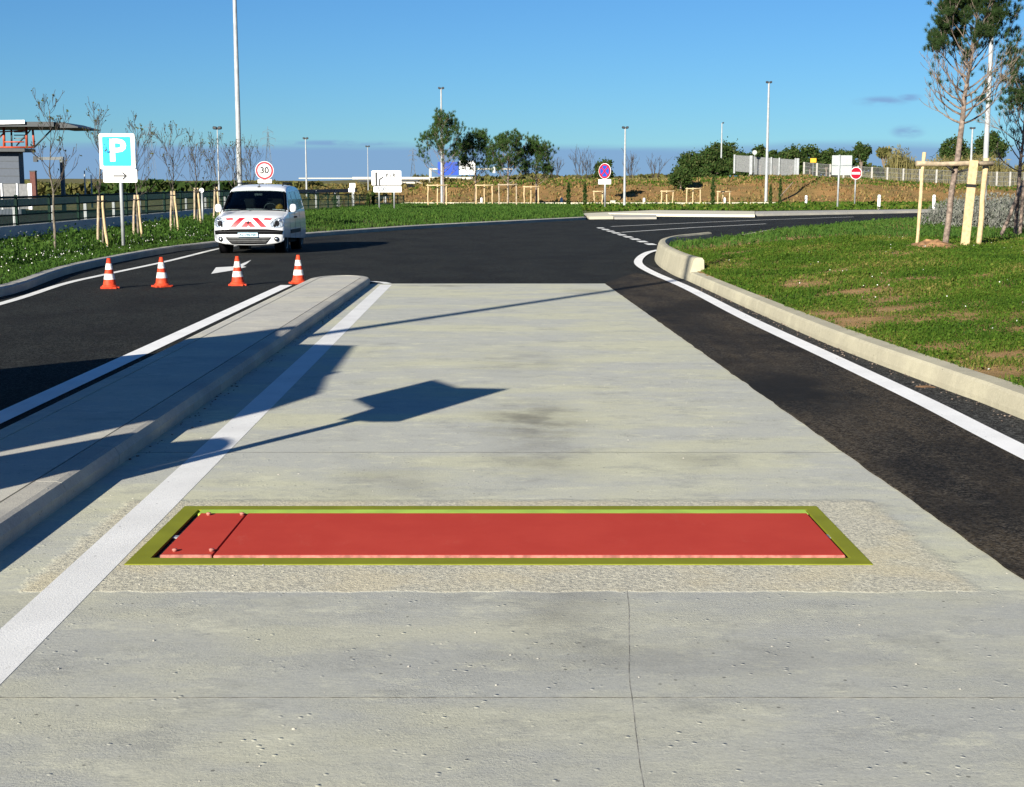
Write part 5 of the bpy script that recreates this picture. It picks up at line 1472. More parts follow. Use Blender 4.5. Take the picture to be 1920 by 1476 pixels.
canes('reed_bed', X(1725, 150), X(1990, 150), 148, 156, 5200, 3.0, 4.6, 'long bed of yellow green canes on the right skyline')
canes('scrub_band', X(1590, 165), X(1700, 165), 160, 170, 1500, 1.4, 2.6, 'band of yellowish scrub behind the wire fence')
canes('dry_scrub', X(985, 150), X(1300, 150), 140, 158, 2600, 0.25, 0.8, 'low dry scrub along the top of the bank')

# grey lavender bushes at the right
for i, (u, v, Y, w, h) in enumerate(((1790, 432, 44, 2.2, 0.85), (1835, 436, 42, 2.0, 0.95), (1880, 440, 41, 2.2, 0.95), (1925, 442, 40, 2.0, 1.0), (1812, 420, 47, 2.4, 1.0), (1862, 424, 46, 2.4, 1.05), (1910, 425, 45, 2.4, 1.05))):
    x = X(u, Y); g = isle_h(x, Y)
    o = tag(empty('grey_bush', (x, Y, g)), ['leftmost low grey green bush behind the near pine stakes', 'grey green bush behind the plank stake', 'grey green bush left of the dark leaning stakes', 'grey green bush at the right edge behind dark stakes', 'rear grey green bush behind the near pine trunk', 'rear grey green bush in the middle of the bush row', 'rear grey green bush at the right end of the bush row'][i], 'bush', 'grey bushes behind the pine')
    n = 2600; a = rng.random(n) * 6.283; ph = rng.random(n)
    d = np.stack([np.cos(a) * w / 2 * np.sqrt(ph), np.sin(a) * 0.6 * np.sqrt(ph), h * (0.15 + 0.85 * rng.random(n)) * np.sqrt(np.maximum(0.08, 1 - ph))], 1)
    co, tr, uv = leaf_tris(d, rng.uniform(0.03, 0.08, n), 1.4, 0.5); np_mesh('foliage', co, tr, uv, 'lavender', o)

# ------------------------------------------------------------------ fences, walls, bollards
wall = tag(empty('fence_wall'), 'low concrete wall under the green mesh fence along the left verge', 'wall')
def fz(y): return float(np.interp(y, [0, 34, 58, 75, 101], [0.72, 0.76, 0.93, 0.98, 0.72]))
fpts = resample(FENCE, 2.5)
wl_ = bmesh.new()
obj('wall_body', sweep([p for p in FENCE if p[1] < 76], [(-0.10, 0), (-0.10, 1), (0.10, 1), (0.10, 0)]), 'wall_concrete', wall)
for v in wall.children[0].data.vertices:
    yy = v.co.y; top = v.co.z - rise(yy) > 0.5
    v.co.z = fz(yy) if top else rise(yy) - 0.1
fence = tag(empty('mesh_fence'), 'dark green wire mesh fence with posts along the left verge', 'fence')
for i, p in enumerate(fpts):
    if p[1] < 4: continue
    zb = fz(p[1]) if p[1] < 76 else rise(p[1]) + 0.1
    zt = fz(p[1]) + (0.72 if p[1] < 76 else 0.62)
    obj('post', box_mesh(-0.035, 0.035, -0.035, 0.035, 0, zt - zb + 0.04), 'fence_green', fence, (p[0], p[1], zb))
    if i + 1 < len(fpts):
        q = fpts[i + 1]; zb2 = fz(q[1]) if q[1] < 76 else rise(q[1]) + 0.1; zt2 = fz(q[1]) + (0.72 if q[1] < 76 else 0.62)
        bm = bmesh.new(); nb = 26
        for j in range(1, nb):
            t = j / nb; x, y = p[0] + (q[0] - p[0]) * t, p[1] + (q[1] - p[1]) * t
            bar(bm, (x, y, zb + (zb2 - zb) * t), (x, y, zt + (zt2 - zt) * t), 0.007, n=3, caps=False)
        for f in (0.06, 0.36, 0.66, 0.97):
            bar(bm, (p[0], p[1], zb + (zt - zb) * f), (q[0], q[1], zb2 + (zt2 - zb2) * f), 0.018 if f < 0.9 else 0.03, n=4, caps=False)
        obj('mesh_panel', bm, 'fence_green', fence)
# blue guard rail behind it
gr_ = tag(empty('guard_rail'), 'dark blue guard rail running behind the green fence at the left', 'guard rail')
rp_ = [(-17, 20), (-17, 45), (-17, 62), (-16.5, 78), (-15, 95), (-12, 108)]
obj('rail', sweep(smooth_curve(rp_, 4), [(0, 1.05), (0, 1.30), (0.06, 1.30), (0.06, 1.05)]), 'fence_blue', gr_)
for p in resample(rp_, 4.0):
    bm = bmesh.new(); bx(bm, -0.05, 0.05, -0.05, 0.05, 0, 1.25); obj('post', bm, 'galvanised', gr_, (p[0] - 0.08, p[1], rise(p[1])))
# white bollards
BOL = [(722, 380, 110, 11, 'white bollard at the bottom of the underpass ramp'), (903, 382, 108, 11, 'white bollard behind the second small pine\'s stakes'), (1053, 382, 108, 11, 'white bollard left of the paired clipped cypresses'), (1208, 383, 108, 11.5, 'white bollard right of the shorter lamp post'), (1359, 382.5, 108, 11.5, 'white bollard inside the stake frame right of the cypress'),
       (1512, 385, 104, 18, 'white bollard left of the reversed sign panel'), (1649, 397, 88, 31, 'white bollard by the right-hand road, left one of the tall pair'), (1752, 397, 88, 31, 'white bollard by the right-hand road, right one of the tall pair'), (634, 380, 96, 13, 'white bollard right of the van behind the verge')]
for u, v, Y, hpx, lab in BOL:
    k = Y / F_PX; x = X(u, Y); h = hpx * k; r = 0.10 if hpx < 20 else 0.105
    b = tag(empty('bollard', (x, Y, V(u, v, Y)[2])), lab, 'bollard', 'white bollards')
    obj('shaft', lathe([(0, -0.3), (r, -0.3), (r, h * 0.86), (r * 0.9, h * 0.95), (r * 0.6, h), (0, h)], 14), 'bollard_white', b)
    obj('collar', lathe([(r + 0.004, h * 0.80), (r + 0.004, h * 0.84)], 14), 'fence_grey', b)
c = V(1149, 384, 104)
ub_ = tag(empty('utility_box', (c[0], 104, c[2] - 0.05)), 'small pale utility box right of the no stopping sign post', 'utility box')
obj('cabinet', box_mesh(-0.18, 0.18, -0.12, 0.12, 0, 0.34, 0.01), 'paving', ub_); obj('lid', box_mesh(-0.2, 0.2, -0.14, 0.14, 0.342, 0.37, 0.008), 'sign_back', ub_)

# grey panel fence and wire fence on the bank
pf = tag(empty('panel_fence'), 'light grey vertical slat panel fence with gate on top of the bank', 'fence')
Yf = 129.0; k = Yf / F_PX
for (u0, u1, v0, v1, z1) in ((1376, 1413, 291, 320, 0), (1414, 1496, 294, 326, 0)):
    n = int((u1 - u0) / 1.15); a = V(u0, v0, Yf); b = V(u1, v0 + (6 if u0 > 1400 else 2), Yf); zb0 = V(u0, v1 - 3, Yf)[2] - 0.2; zb1 = V(u1, v1, Yf)[2] - 0.2
    for j in range(n):
        t = j / n; x = a[0] + (b[0] - a[0]) * t; zt_ = a[2] + (b[2] - a[2]) * t; zb_ = zb0 + (zb1 - zb0) * t
        obj('slat', box_mesh(0, 0.042, -0.01, 0.01, 0, zt_ - zb_), 'fence_grey', pf, (x, Yf, zb_))
    bm = bmesh.new()
    for f in (0.12, 0.9): bar(bm, (a[0], Yf + 0.04, zb0 + (a[2] - zb0) * f), (b[0], Yf + 0.04, zb1 + (b[2] - zb1) * f), 0.04, n=4)
    obj('rail', bm, 'wire_grey', pf)
for u, v0, v1, w in ((1377, 290, 320, 3), (1408, 292, 322, 5), (1446, 295, 324, 2.2), (1461, 296, 325, 2.2), (1491, 297, 326, 2.5), (1495.5, 297, 327, 5)):
    t = V(u, v0, Yf); b = V(u, v1, Yf); bm = bmesh.new(); bx(bm, -w * k / 2, w * k / 2, -0.08, 0.06, 0, t[2] - b[2] + 0.25); obj('fence_post', bm, 'post_white', pf, (t[0], Yf - 0.05, b[2] - 0.25))
wf = tag(empty('wire_fence'), 'grey chain wire fence with concrete posts along the top of the bank', 'fence')
WP = [(1507, 304, 327), (1531, 306, 331), (1556, 308, 334), (1581, 310, 336), (1608, 311, 338), (1634, 313, 340), (1663, 314, 341), (1693, 316, 343), (1724, 317, 345), (1755, 318, 347), (1787, 319, 348), (1815, 320, 349), (1843, 321, 349), (1868, 322, 350), (1893, 322, 350), (1920, 323, 351), (1950, 324, 352)]
Yw = 126.5
for i, (u, v0, v1) in enumerate(WP):
    t = V(u, v0, Yw); b = V(u, v1, Yw); bm = bmesh.new(); bx(bm, -0.07, 0.07, -0.07, 0.07, -0.5, t[2] - b[2]); obj('post', bm, 'fence_post', wf, b)
    if i + 1 < len(WP):
        t2 = V(WP[i + 1][0], WP[i + 1][1], Yw); b2_ = V(WP[i + 1][0], WP[i + 1][2], Yw); bm = bmesh.new(); n = 22
        for j in range(1, n):
            f = j / n; bar(bm, (t[0] + (t2[0] - t[0]) * f, Yw, b[2] + (b2_[2] - b[2]) * f - 0.2), (t[0] + (t2[0] - t[0]) * f, Yw, t[2] + (t2[2] - t[2]) * f - 0.05), 0.008, n=3, caps=False)
        for f in (0.05, 0.35, 0.65, 0.96): bar(bm, (t[0], Yw, b[2] + (t[2] - b[2]) * f), (t2[0], Yw, b2_[2] + (t2[2] - b2_[2]) * f), 0.018, n=3, caps=False)
        obj('wire_panel', bm, 'wire_grey', wf)

# ------------------------------------------------------------------ service building at the far left
Yb = 80.0; k = Yb / F_PX
sb_ = tag(empty('station_canopy', (X(0, Yb), Yb, rise(Yb))), 'service station canopy on red steel trusses over a grey building at the left edge', 'building')
def bpt(u, v, dy=0.0): p = V(u, v, Yb); return Vector((p[0] - X(0, Yb), dy, p[2] - rise(Yb)))
a, b = bpt(-260, 285), bpt(37, 343)
obj('wall', box_mesh(a.x, b.x, 0.0, 0.8, -0.2, a.z), 'clad_shaded', sb_)
for j in range(6):
    z = 0.9 + j * 0.42; obj('cladding_joint', box_mesh(a.x, b.x + 0.004, -0.012, 0.0, z, z + 0.03), 'steel_dark', sb_)
a, b = bpt(-260, 279), bpt(53, 285)
obj('lower_roof', box_mesh(a.x, b.x, -0.6, 1.2, b.z, a.z), 'steel_dark', sb_)
a, b = bpt(-260, 231), bpt(118, 240)
obj('canopy_slab', box_mesh(a.x, b.x, -1.6, 3.0, b.z, a.z), 'steel_dark', sb_)
obj('fascia', outline_xz([(bpt(-260, 242).x, bpt(0, 242).z), (bpt(66, 229).x, bpt(0, 235).z), (bpt(66, 229).x, bpt(0, 228).z), (bpt(-260, 229).x, bpt(0, 232).z)], -1.75, -1.62), 'canopy_white', sb_)
obj('canopy_tip', outline_xz([(bpt(118, 0).x, bpt(0, 231).z), (bpt(148, 0).x, bpt(0, 239.5).z), (bpt(148, 0).x, bpt(0, 241.5).z), (bpt(100, 0).x, bpt(0, 242).z), (bpt(100, 0).x, bpt(0, 233).z)], -1.2, 2.8), 'steel_dark', sb_)
def truss(p, q, w, mat, dy=-0.5):
    w *= 1.35
    bm = bmesh.new(); p, q = bpt(*p, dy), bpt(*q, dy); bar(bm, p, q, w * k / 2, n=6); obj('truss_bar', bm, mat, sb_)
truss((13, 240), (14, 277), 3.5, 'steel_red'); truss((27, 243), (28, 276), 2.5, 'steel_dark'); truss((55, 240), (56, 276), 3.5, 'steel_red'); truss((67, 244), (70, 277), 3, 'steel_red')
truss((-60, 277), (70, 277), 3, 'steel_red', -0.55); truss((15, 267), (52, 267), 2, 'steel_red', -0.6); truss((36, 274), (62, 245), 2, 'steel_dark', -0.45); truss((70, 277), (104, 242), 2.2, 'steel_dark', -0.5); truss((-60, 252), (55, 246), 2, 'steel_red', -0.7); truss((0, 262), (12, 250), 2.0, 'steel_red', -0.4)
for j, v in enumerate((248, 254, 260)):
    truss((30, v), (53, v), 1.6, 'sign_grey', -0.3)
# pale panel fence below it
lf = tag(empty('panel_fence', (0, 0, 0)), 'grey panel fence with white posts below the station building at the left', 'fence')
Yl = 62.0
for u0, u1 in ((-60, -29), (-28, 2), (5, 31), (34, 54)):
    a, b = V(u0, 345, Yl), V(u1, 392, Yl); obj('panel', box_mesh(a[0], b[0], Yl, Yl + 0.04, b[2], a[2]), 'panel_grey', lf)
for u, w in ((-30, 2.5), (3, 2.5), (32, 2.5), (56, 7)):
    a, b = V(u, 344, Yl), V(u, 393, Yl); w_ = w * Yl / F_PX / 2; obj('fence_post', box_mesh(a[0] - w_, a[0] + w_, Yl - 0.06, Yl - 0.01, b[2], a[2]), 'bollard_white', lf)
# height gauge and red kiosk
Yg = 88.0; g0 = V(119, 366, Yg)
hg = tag(empty('height_gauge', (g0[0], Yg, 0.6)), 'grey height gauge portal with a dark end block behind the left fence', 'gantry')
h = V(119, 294, Yg)[2] - 0.6; ax_ = X(70, Yg) - g0[0]
bm = bmesh.new(); bx(bm, -0.11, 0.11, -0.11, 0.11, -0.3, h); obj('upright', bm, 'steel_mid', hg)
bm = bmesh.new(); bx(bm, ax_, -0.112, -0.09, 0.09, h - 0.2, h - 0.02); obj('beam', bm, 'steel_mid', hg)
bm = bmesh.new(); bx(bm, ax_ - 0.12, ax_ + 0.12, -0.13, 0.13, h - 0.32, h + 0.03); obj('end_block', bm, 'steel_dark', hg)
Yk = 120.0; a, b = V(57, 320, Yk), V(69, 362, Yk)
kk = tag(empty('brick_kiosk', ((a[0] + b[0]) / 2, Yk, b[2] - 0.5)), 'small reddish brown kiosk tower beyond the left fence', 'kiosk'); wk = (b[0] - a[0]) / 2
obj('wall', box_mesh(-wk, wk, -wk, wk, 0, a[2] - b[2] + 0.4), 'brick_red', kk); obj('cap', box_mesh(-wk * 1.1, wk * 1.1, -wk * 1.1, wk * 1.1, a[2] - b[2] + 0.402, a[2] - b[2] + 0.5), 'steel_dark', kk)

# ------------------------------------------------------------------ far background
br = tag(empty('road_bridge', (0, 0, 0)), 'white parapet road bridge in the distance above the vineyard', 'bridge')
Yd = 205.0
def dbox(name, u0, u1, v0, v1, mat, y0=0.0, y1=1.0):
    a, b = V(u0, v0, Yd), V(u1, v1, Yd); return obj(name, box_mesh(a[0], b[0], Yd + y0, Yd + y1, b[2], a[2]), mat, br)
dbox('parapet', 560, 660, 333.5, 335.5, 'bridge_white'); dbox('parapet', 660.3, 886, 332, 336.5, 'bridge_white'); dbox('deck', 672, 890, 336.7, 340.5, 'bridge_dark', -0.2, 9.0)
dbox('lower_barrier', 745, 812, 341, 344.5, 'bridge_white', -1.0, -0.6); dbox('pier', 690, 696, 340.7, 362, 'bridge_white', 2, 4)
pg = tag(empty('sign_gantry', (V(807, 344, 190)[0], 190, V(807, 347, 190)[2])), 'white road sign gantry carrying a blue panel, partly behind the tallest small pine', 'gantry')
kq = 190 / F_PX
obj('upright', box_mesh(-2.2 * kq, 2.2 * kq, -0.15, 0.15, -0.5, 31 * kq), 'bridge_white', pg); obj('beam', box_mesh(2.3 * kq, 152 * kq, -0.12, 0.12, 28 * kq, 30.5 * kq), 'bridge_white', pg)
obj('blue_panel', box_mesh(14 * kq, 52 * kq, -0.3, -0.2, 18 * kq, 42 * kq), 'sign_blue', pg); obj('white_panel', box_mesh(54 * kq, 84 * kq, -0.3, -0.2, 19 * kq, 44 * kq), 'sign_white', pg)
obj('small_panel', box_mesh(115 * kq, 120 * kq, -0.3, -0.2, 22 * kq, 33 * kq), 'sign_white', pg)
# vineyard rows right of the van
vp = []
for i in range(14):
    x0 = -28.0 + i * 1.55; n = 420
    t = rng.random(n); yy = 138 + t * 62; xx = x0 + 0.055 * (yy - 138) + rng.normal(0, 0.12, n)
    zz = np.array([terrain(a, b) for a, b in zip(xx, yy)]) + rng.uniform(0.1, 1.05, n)
    vp.append(leaf_tris(np.stack([xx, yy, zz], 1), rng.uniform(0.15, 0.35, n), 0.5, 1.0))
co, tr, uv = join(vp)
tag(np_mesh('vineyard', co, tr, uv, 'vines'), 'rows of brown autumn vines on the slope right of the van', 'vineyard', None, 'stuff')
# hedges and scrub on the left skyline
def hedge(u0, u1, Y, vt, n, label, mat='leaves_olive', size=0.5, name='hedge'):
    px = rng.uniform(X(u0, Y), X(u1, Y), n); py = Y + rng.uniform(-3, 3, n)
    g = np.array([terrain(a, Y) for a in px]); top = EYE + (360 - vt) / F_PX * Y
    hh = np.maximum(0.4, top - g) * (0.86 + 0.14 * np.sin(px * 0.5) * np.sin(px * 0.21 + 1))
    c = np.stack([px, py, g + hh * rng.random(n) ** 0.7], 1)
    co, tr, uv = leaf_tris(c, rng.uniform(0.5, 1.2, n) * size, 0.3, 1.4)
    return tag(np_mesh(name, co, tr, uv, mat), label, 'hedge', None, 'stuff')
hedge(40, 200, 170, 343, 2600, 'scrubby hedge beyond the fence left of the parking sign')
hedge(190, 460, 160, 341, 4200, 'long dark hedge beyond the fence behind the saplings', 'leaves_dark')
hedge(440, 600, 185, 340, 2400, 'hedge on the skyline behind the van')
hedge(780, 1330, 210, 329, 4200, 'low olive scrub on the skyline above the bank')
hedge(1380, 1700, 300, 300, 3600, 'low green scrub under the umbrella pines', 'leaves_dark', 0.6)
hedge(-200, 70, 190, 343, 2400, 'hedge behind the station building')
# pylons
def pylon(u, vt, vb, Y, label):
    zb = terrain(X(u, Y), Y); H = V(u, vt, Y)[2] - zb
    o = tag(empty('pylon', (X(u, Y), Y, zb)), label, 'pylon', 'electricity pylons'); w = H * 0.085; r = 0.00013 * Y
    bm = bmesh.new()
    def sec(t): return w * (1 - 0.86 * min(1, t / 0.75)) if t < 0.75 else w * 0.14
    lv = [0, 0.18, 0.34, 0.48, 0.60, 0.70, 0.80, 0.90]
    for a, b in zip(lv, lv[1:]):
        for sx in (-1, 1):
            for sy in (-1, 1): bar(bm, (sx * sec(a), sy * sec(a), a * H), (sx * sec(b), sy * sec(b), b * H), r, n=3, caps=False)
            bar(bm, (sx * sec(a), -sec(a), a * H), (-sx * sec(b), -sec(b), b * H), r * 0.7, n=3, caps=False)
    for sy in (1,): bar(bm, (0, 0, 0.9 * H), (0, 0, H), r, n=3)
    obj('tower', bm, 'pylon', o)
    for t, L in ((0.66, 0.10), (0.78, 0.13), (0.90, 0.09)):
        am = bmesh.new(); bar(am, (-L * H, 0, t * H), (L * H, 0, t * H), r, n=3); bar(am, (-L * H, 0, t * H), (0, 0, (t + 0.05) * H), r * 0.8, n=3); bar(am, (L * H, 0, t * H), (0, 0, (t + 0.05) * H), r * 0.8, n=3)
        for sg in (-1, 1): bar(am, (sg * L * H, 0, t * H), (sg * L * H, 0, (t - 0.05) * H), r * 0.8, n=3)
        obj('cross_arm', am, 'pylon', o)
pylon(285, 227, 345, 620, 'lattice pylon on the skyline between the parking sign and the saplings'); pylon(505, 237, 340, 650, 'lattice pylon on the skyline above the speed limit sign'); pylon(775, 276, 332, 1000, 'faint distant lattice pylon left of the small pines')

# ------------------------------------------------------------------ things just outside the frame that throw the shadows on the slab
SD = Vector((math.sin(SUN_AZ), math.cos(SUN_AZ))); TE = math.tan(SUN_EL)
def unshade(u, v, h, x0):
    """where the sun ray through a shadow point crosses the plane X = x0"""
    a, b, c = ray(u, v); t = (h - EYE) / c; gx, gy = a * t, b * t
    q = (gx - x0) / SD.x; return gy - SD.y * q, h + q * TE
side = [(11.9, 0.30), (11.32, 0.93), (10.88, 1.40), (10.24, 2.03), (9.53, 2.10), (8.26, 2.57), (6.0, 2.62), (5.93, 2.66), (5.8, 2.60), (4.55, 2.66), (4.18, 2.46), (4.05, 2.15), (4.0, 1.9), (4.02, 1.6), (4.02, 0.30)]
pvn = tag(empty('parked_truck'), 'high bodied parked vehicle left of the frame whose shadow falls on the separator', 'truck')
bm = bmesh.new()
A = [bm.verts.new((-5.0, y, z)) for y, z in side]; B = [bm.verts.new((-6.3, y - (1.75 if y > 8 else 0.25), z - 0.02)) for y, z in side]
n = len(side); bm.faces.new(A); bm.faces.new(B[::-1])
for i in range(n): bm.faces.new((A[i], B[i], B[(i + 1) % n], A[(i + 1) % n]))
bmesh.ops.recalc_face_normals(bm, faces=bm.faces[:])
obj('body', bm, 'van_white', pvn)
obj('side_window', box_mesh(-4.995, -4.985, 8.0, 9.2, 1.5, 2.0), 'van_glass', pvn)
for yy in (4.0, 9.6):
    for xx in (-5.12, -6.0):
        w = empty('wheel', (xx, yy - (0.9 if xx < -5.5 and yy > 8 else 0), 0.36)); w.parent = pvn; w.rotation_euler = (0, math.pi / 2, 0)
        obj('tyre', lathe([(0.2, -0.11), (0.34, -0.11), (0.36, -0.08), (0.36, 0.08), (0.34, 0.11), (0.2, 0.11), (0.2, -0.11)], 24), 'tyre_rubber', w)
        obj('rim', lathe([(0, 0.06), (0.2, 0.08), (0.2, -0.08), (0, -0.06)], 24), 'rim_grey', w)
# signpost on the separator
Y0 = 6.2
def unshade_y(u, v, y0, h=0.0):
    a, b, c = ray(u, v); t = (h - EYE) / c; gx, gy = a * t, b * t
    q = (gy - y0) / SD.y; return gx - SD.x * q, h + q * TE
px0 = unshade_y(520, 827, Y0)[0]
sg_ = tag(empty('lane_sign', (px0, Y0, 0.12)), 'lane sign on a thin post left of the frame whose shadow lies on the slab', 'sign')
post(sg_, 1.62, 0.045, y=0.03)
up_ = [unshade_y(*q, Y0) for q in ((666, 750), (817, 713), (863, 728), (957, 730), (753, 791), (702, 768))]
panel(sg_, [(x - px0, z - 0.12) for x, z in up_], 'sign_back', 'panel', -0.02, 0.0)
lo_ = [unshade_y(*q, Y0) for q in ((702, 767), (752, 791.5), (700, 792), (640, 787))]
panel(sg_, [(x - px0, z - 0.12) for x, z in lo_], 'sign_back', 'lower_panel', -0.024, -0.002)
# rounded pedestal beside it
Y1 = 4.8
ped = [unshade_y(*q[:2], Y1, q[2] if len(q) > 2 else 0.0) for q in ((325, 834), (420, 826), (435, 830), (438, 836), (430, 841), (261, 883), (182, 869, .12), (63, 901, .12))]
pxm = ped[4][0]
col_ = [(ped[0][0] - pxm, ped[0][1]), (ped[1][0] - pxm, ped[1][1]), (ped[2][0] - pxm, ped[2][1]), (ped[3][0] - pxm, ped[3][1]), (ped[4][0] - pxm, ped[4][1]), (ped[5][0] - pxm, ped[5][1]), (ped[6][0] - pxm, ped[6][1]), (ped[7][0] - pxm, ped[7][1]), (ped[7][0] - pxm + 0.0, -0.05), (ped[0][0] - pxm - 0.18, -0.05), (ped[0][0] - pxm - 0.16, ped[0][1] - 0.45)]
pd_ = tag(empty('call_pedestal', (pxm, Y1, 0.0)), 'rounded roadside pedestal left of the frame beside the separator', 'pedestal')
obj('column', outline_xz(col_, -0.08, 0.08), 'post_white', pd_)
obj('faceplate', box_mesh(col_[0][0] - 0.02, col_[0][0] + 0.12, -0.092, -0.082, col_[0][1] - 0.5, col_[0][1] - 0.2), 'steel_dark', pd_)

# ------------------------------------------------------------------ grass and weeds
def scatter(n, x0, x1, y0, y1): return rng.uniform(x0, x1, n), rng.uniform(y0, y1, n)
def fnoise(px, py, s, o):
    return np.array([mnoise.noise(Vector((a * s + o, b * s, o))) for a, b in zip(px, py)])
# bare soil spots on the right island: photo position, half width and depth in metres
BARE = []
for u, v, rx_, ry_ in ((1620, 558, 0.75, 0.75), (1680, 548, 0.5, 0.6), (1590, 566, 0.45, 0.5), (1505, 509, 0.45, 0.7), (1600, 522, 0.6, 0.6), (1880, 640, 0.5, 0.55), (1895, 615, 0.4, 0.4), (1750, 600, 0.35, 0.35), (1836, 520, 0.2, 0.25), (1740, 472, 0.7, 0.6), (1560, 548, 0.3, 0.5)):
    a = ray(u, v); t = (0.42 - EYE) / a[2]; BARE.append((a[0] * t, a[1] * t, rx_, ry_))
for _ in range(26):
    BARE.append((random.uniform(4.2, 11), random.uniform(9, 28), random.uniform(0.12, 0.35), random.uniform(0.12, 0.32)))
def bare_mask(px, py):
    m = np.zeros(px.shape)
    for x, y, a, b in BARE: m = np.maximum(m, np.exp(-(((px - x) / a) ** 2 + ((py - y) / b) ** 2)))
    return m
def field(name, poly, zone, n, hf, hlo, hhi, w, mat, label, edge=None, edge_in=0.05, leafy=0.5, lean=0.7, clump=0.6, bare=None, leaf=0.03, tall=0.0):
    px, py = scatter(n, *zone)
    keep = inside(px, py, poly) & (seg_dist(px, py, edge, False) > edge_in if edge is not None else True)
    px, py = px[keep], py[keep]
    c = fnoise(px, py, 1.3, 2.2) * 0.6 + fnoise(px, py, 4.0, 7.7) * 0.5
    keep = rng.random(len(px)) < np.clip(0.72 + clump * c * 1.6, 0.10, 1)
    if bare is not None: keep &= rng.random(len(px)) > bare(px, py) * 1.15
    px, py, c = px[keep], py[keep], c[keep]
    pz = hf(px, py) - 0.01
    hh = rng.uniform(hlo, hhi, len(px)) * np.clip(0.85 + c * 0.9, 0.35, 1.7)
    if tall: hh *= np.where(rng.random(len(px)) < tall, 1.7, 1.0)
    k = rng.random(len(px)) < leafy
    parts = [blades(px[~k], py[~k], pz[~k], hh[~k], np.full((~k).sum(), w), lean)]
    if k.any():
        q = np.stack([px[k], py[k], pz[k] + hh[k] * rng.uniform(0.25, 0.95, k.sum())], 1)
        parts.append(leaf_tris(q, rng.uniform(0.6, 1.4, k.sum()) * leaf, 0.15, 1.7))
    co, tr, uv = join(parts)
    # patches differ in tone as well as each blade
    root = np.repeat(0.5, 1)
    o = np_mesh(name, co, tr, np.clip(uv * 0.72 + 0.15 + 0.26 * fnoise_v(co), 0, 1), mat)
    return tag(o, label, 'grass', None, 'stuff')
def fnoise_v(co):
    g = co[:, :2]
    # cheap smooth pattern, evaluated on the vertices
    return (np.sin(g[:, 0] * 1.9 + 1.3 * np.sin(g[:, 1] * 0.8)) * np.sin(g[:, 1] * 1.3 + 0.9 * np.sin(g[:, 0] * 1.1)))
isle_f = lambda a, b: isle_np(a, b)
field('island_grass_near', ISLE, (3.4, 8.2, 5.5, 17.5), 330000, isle_f, 0.03, 0.085, 0.006, 'grass', 'short weedy grass on the near part of the right island', KEDGE, 0.17, 0.22, bare=bare_mask, leaf=0.013)
field('island_grass', ISLE, (3.4, 14.5, 17.5, 31), 330000, isle_f, 0.04, 0.11, 0.009, 'grass', 'weedy grass round the staked pine on the right island', KEDGE, 0.20, 0.22, bare=bare_mask, leaf=0.018)
field('island_grass_far', ISLE, (3.4, 30, 31, 70), 130000, isle_f, 0.09, 0.20, 0.022, 'grass_lush', 'longer grass on the far part of the right island', KEDGE, 0.22, 0.15, leaf=0.035)
vf = lambda a, b: verge_np(a, b)
field('verge_grass_near', VERGE, (-12.3, -7.3, 16, 46), 190000, vf, 0.06, 0.17, 0.012, 'grass_lush', 'green weeds and grass on the left verge', KL, 0.16, 0.15, leaf=0.024)
field('verge_weeds', VERGE, (-11.6, -9.4, 16, 60), 45000, vf, 0.15, 0.40, 0.016, 'grass_lush', 'tall leafy weeds against the low wall on the left verge', KL, 0.9, 0.35, leaf=0.035, clump=1.2)
field('verge_grass_far', VERGE, (-13, 8, 44, 106), 230000, vf, 0.09, 0.24, 0.03, 'grass_lush', 'bright green grass on the verge behind the van', KL, 0.18, 0.1, leaf=0.045)
field('far_verge_grass', FARV, (0, 40, 82, 112), 45000, lambda a, b: 0.008 * np.maximum(0, b - 40) + 0.14, 0.08, 0.22, 0.07, 'grass', 'green grass strip along the far side of the right-hand road', None, 0, 0.35, leaf=0.11)
# dry tufts on the embankment
n = 26000; px, py = scatter(n, -12, 60, 111, 131)
c = fnoise(px, py, 0.45, 3.0) + 0.5 * fnoise(px, py, 1.5, 5.0); kp = rng.random(n) < np.clip(0.35 + c * 1.3, 0.04, 1); px, py = px[kp], py[kp]
pz = np.array([bank_h(a, b) for a, b in zip(px, py)])
co, tr, uv = blades(px, py, pz - 0.03, rng.uniform(0.12, 0.38, len(px)), np.full(len(px), 0.14), 0.9)
gtop = np.clip((co[:, 2] - 1.6) / 1.5, 0, 1)
tag(np_mesh('bank_tufts', co, tr, uv, 'grass_dry'), 'dry straw and green tufts over the brown bank', 'grass', None, 'stuff')
n = 16000; px, py = scatter(n, -9, 60, 120.5, 133); pz = np.array([bank_h(a, b) for a, b in zip(px, py)])
co, tr, uv = blades(px, py, pz - 0.03, rng.uniform(0.1, 0.28, n), np.full(n, 0.12), 0.8)
tag(np_mesh('crest_grass', co, tr, uv, 'grass'), 'green grass along the crest of the bank', 'grass', None, 'stuff')
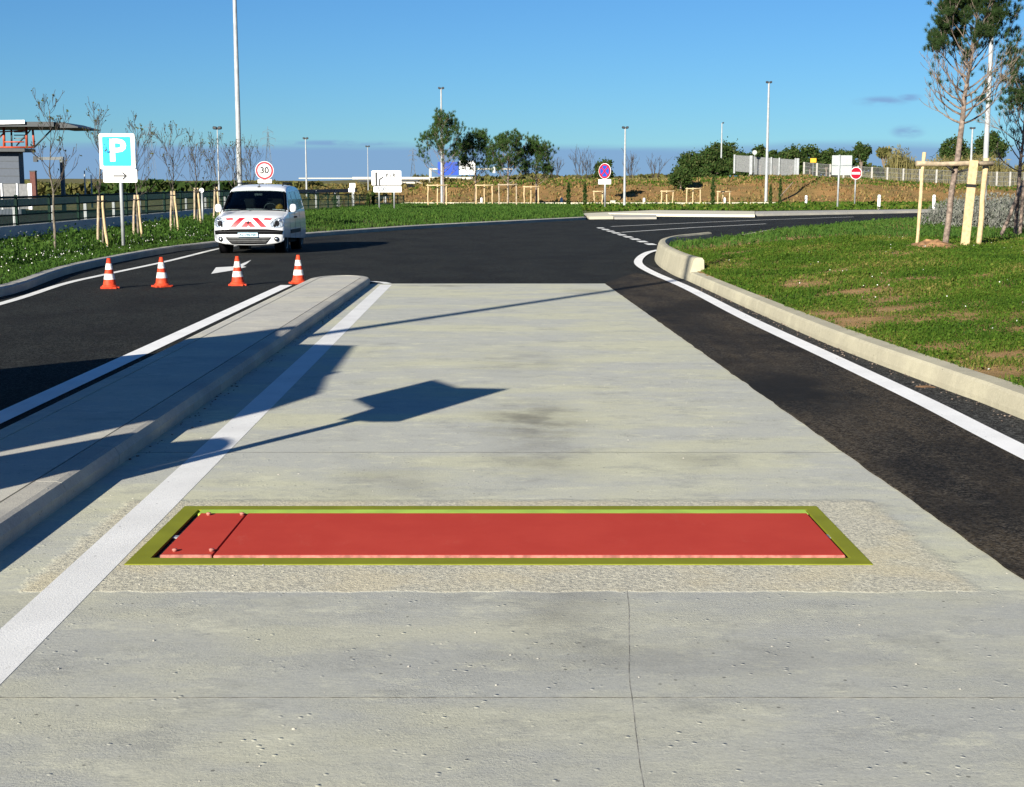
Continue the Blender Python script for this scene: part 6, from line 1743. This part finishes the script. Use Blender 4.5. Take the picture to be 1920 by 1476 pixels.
# white flowers and litter
n = 1100; px, py = scatter(n, -12.2, -8.6, 20, 44); kp = inside(px, py, VERGE) & (rng.random(n) < np.clip(0.5 + 1.6 * fnoise(px, py, 0.5, 9.1), 0, 1)); px, py = px[kp], py[kp]
co, tr, uv = leaf_tris(np.stack([px, py, verge_np(px, py) + rng.uniform(0.10, 0.26, len(px))], 1), np.full(len(px), 0.013), 0, 2.0)
tag(np_mesh('white_flowers', co, tr, uv, 'flower_white'), 'tiny white flowers among the weeds on the left verge', 'flowers', None, 'stuff')
n = 160; px, py = scatter(n, 3.7, 14, 9, 30); kp = inside(px, py, ISLE); px, py = px[kp], py[kp]
co, tr, uv = leaf_tris(np.stack([px, py, isle_np(px, py) + rng.uniform(0.03, 0.08, len(px))], 1), np.full(len(px), 0.009), 0, 2.0)
tag(np_mesh('clover_flowers', co, tr, uv, 'flower_white'), 'scattered tiny white flowers in the grass of the right island', 'flowers', None, 'stuff')
# grit and small stones along the kerbs and on the slab
def grit(name, n, xf, y0, y1, z, smin, smax, mat, label):
    bm = bmesh.new()
    for _ in range(n):
        y = random.uniform(y0, y1); x = xf(y); s = random.uniform(smin, smax)
        q = bmesh.ops.create_icosphere(bm, subdivisions=1, radius=s)['verts']
        a = random.uniform(0, 6.28); sx, sy, sz = random.uniform(.7, 1.4), random.uniform(.7, 1.4), random.uniform(.4, .8)
        for v in q:
            c = v.co; v.co = Vector((x + (c.x * math.cos(a) - c.y * math.sin(a)) * sx, y + (c.x * math.sin(a) + c.y * math.cos(a)) * sy, z + c.z * sz + s * 0.2))
    return tag(obj(name, bm, mat), label, 'grit', None, 'stuff')
grit('slab_grit', 160, lambda y: random.uniform(lx(y) + 0.1, rx(y)), 3.4, 12, 0.008, 0.002, 0.006, 'kerb_grey', 'scattered grit on the concrete slab')
grit('kerb_grit', 260, lambda y: float(np.interp(y, [5, 9.6, 14.5, 25], [3.78, 3.60, 3.33, 3.17])) - abs(random.gauss(0, 0.10)) - 0.01, 8, 24, 0.018, 0.003, 0.010, 'bark', 'grit and soil washed against the right kerb')
grit('island_grit', 150, lambda y: sepx(y, 1) + abs(random.gauss(0, 0.05)) + 0.01, 8, 22, 0.008, 0.003, 0.010, 'bark', 'dirt and debris at the foot of the separator kerb')
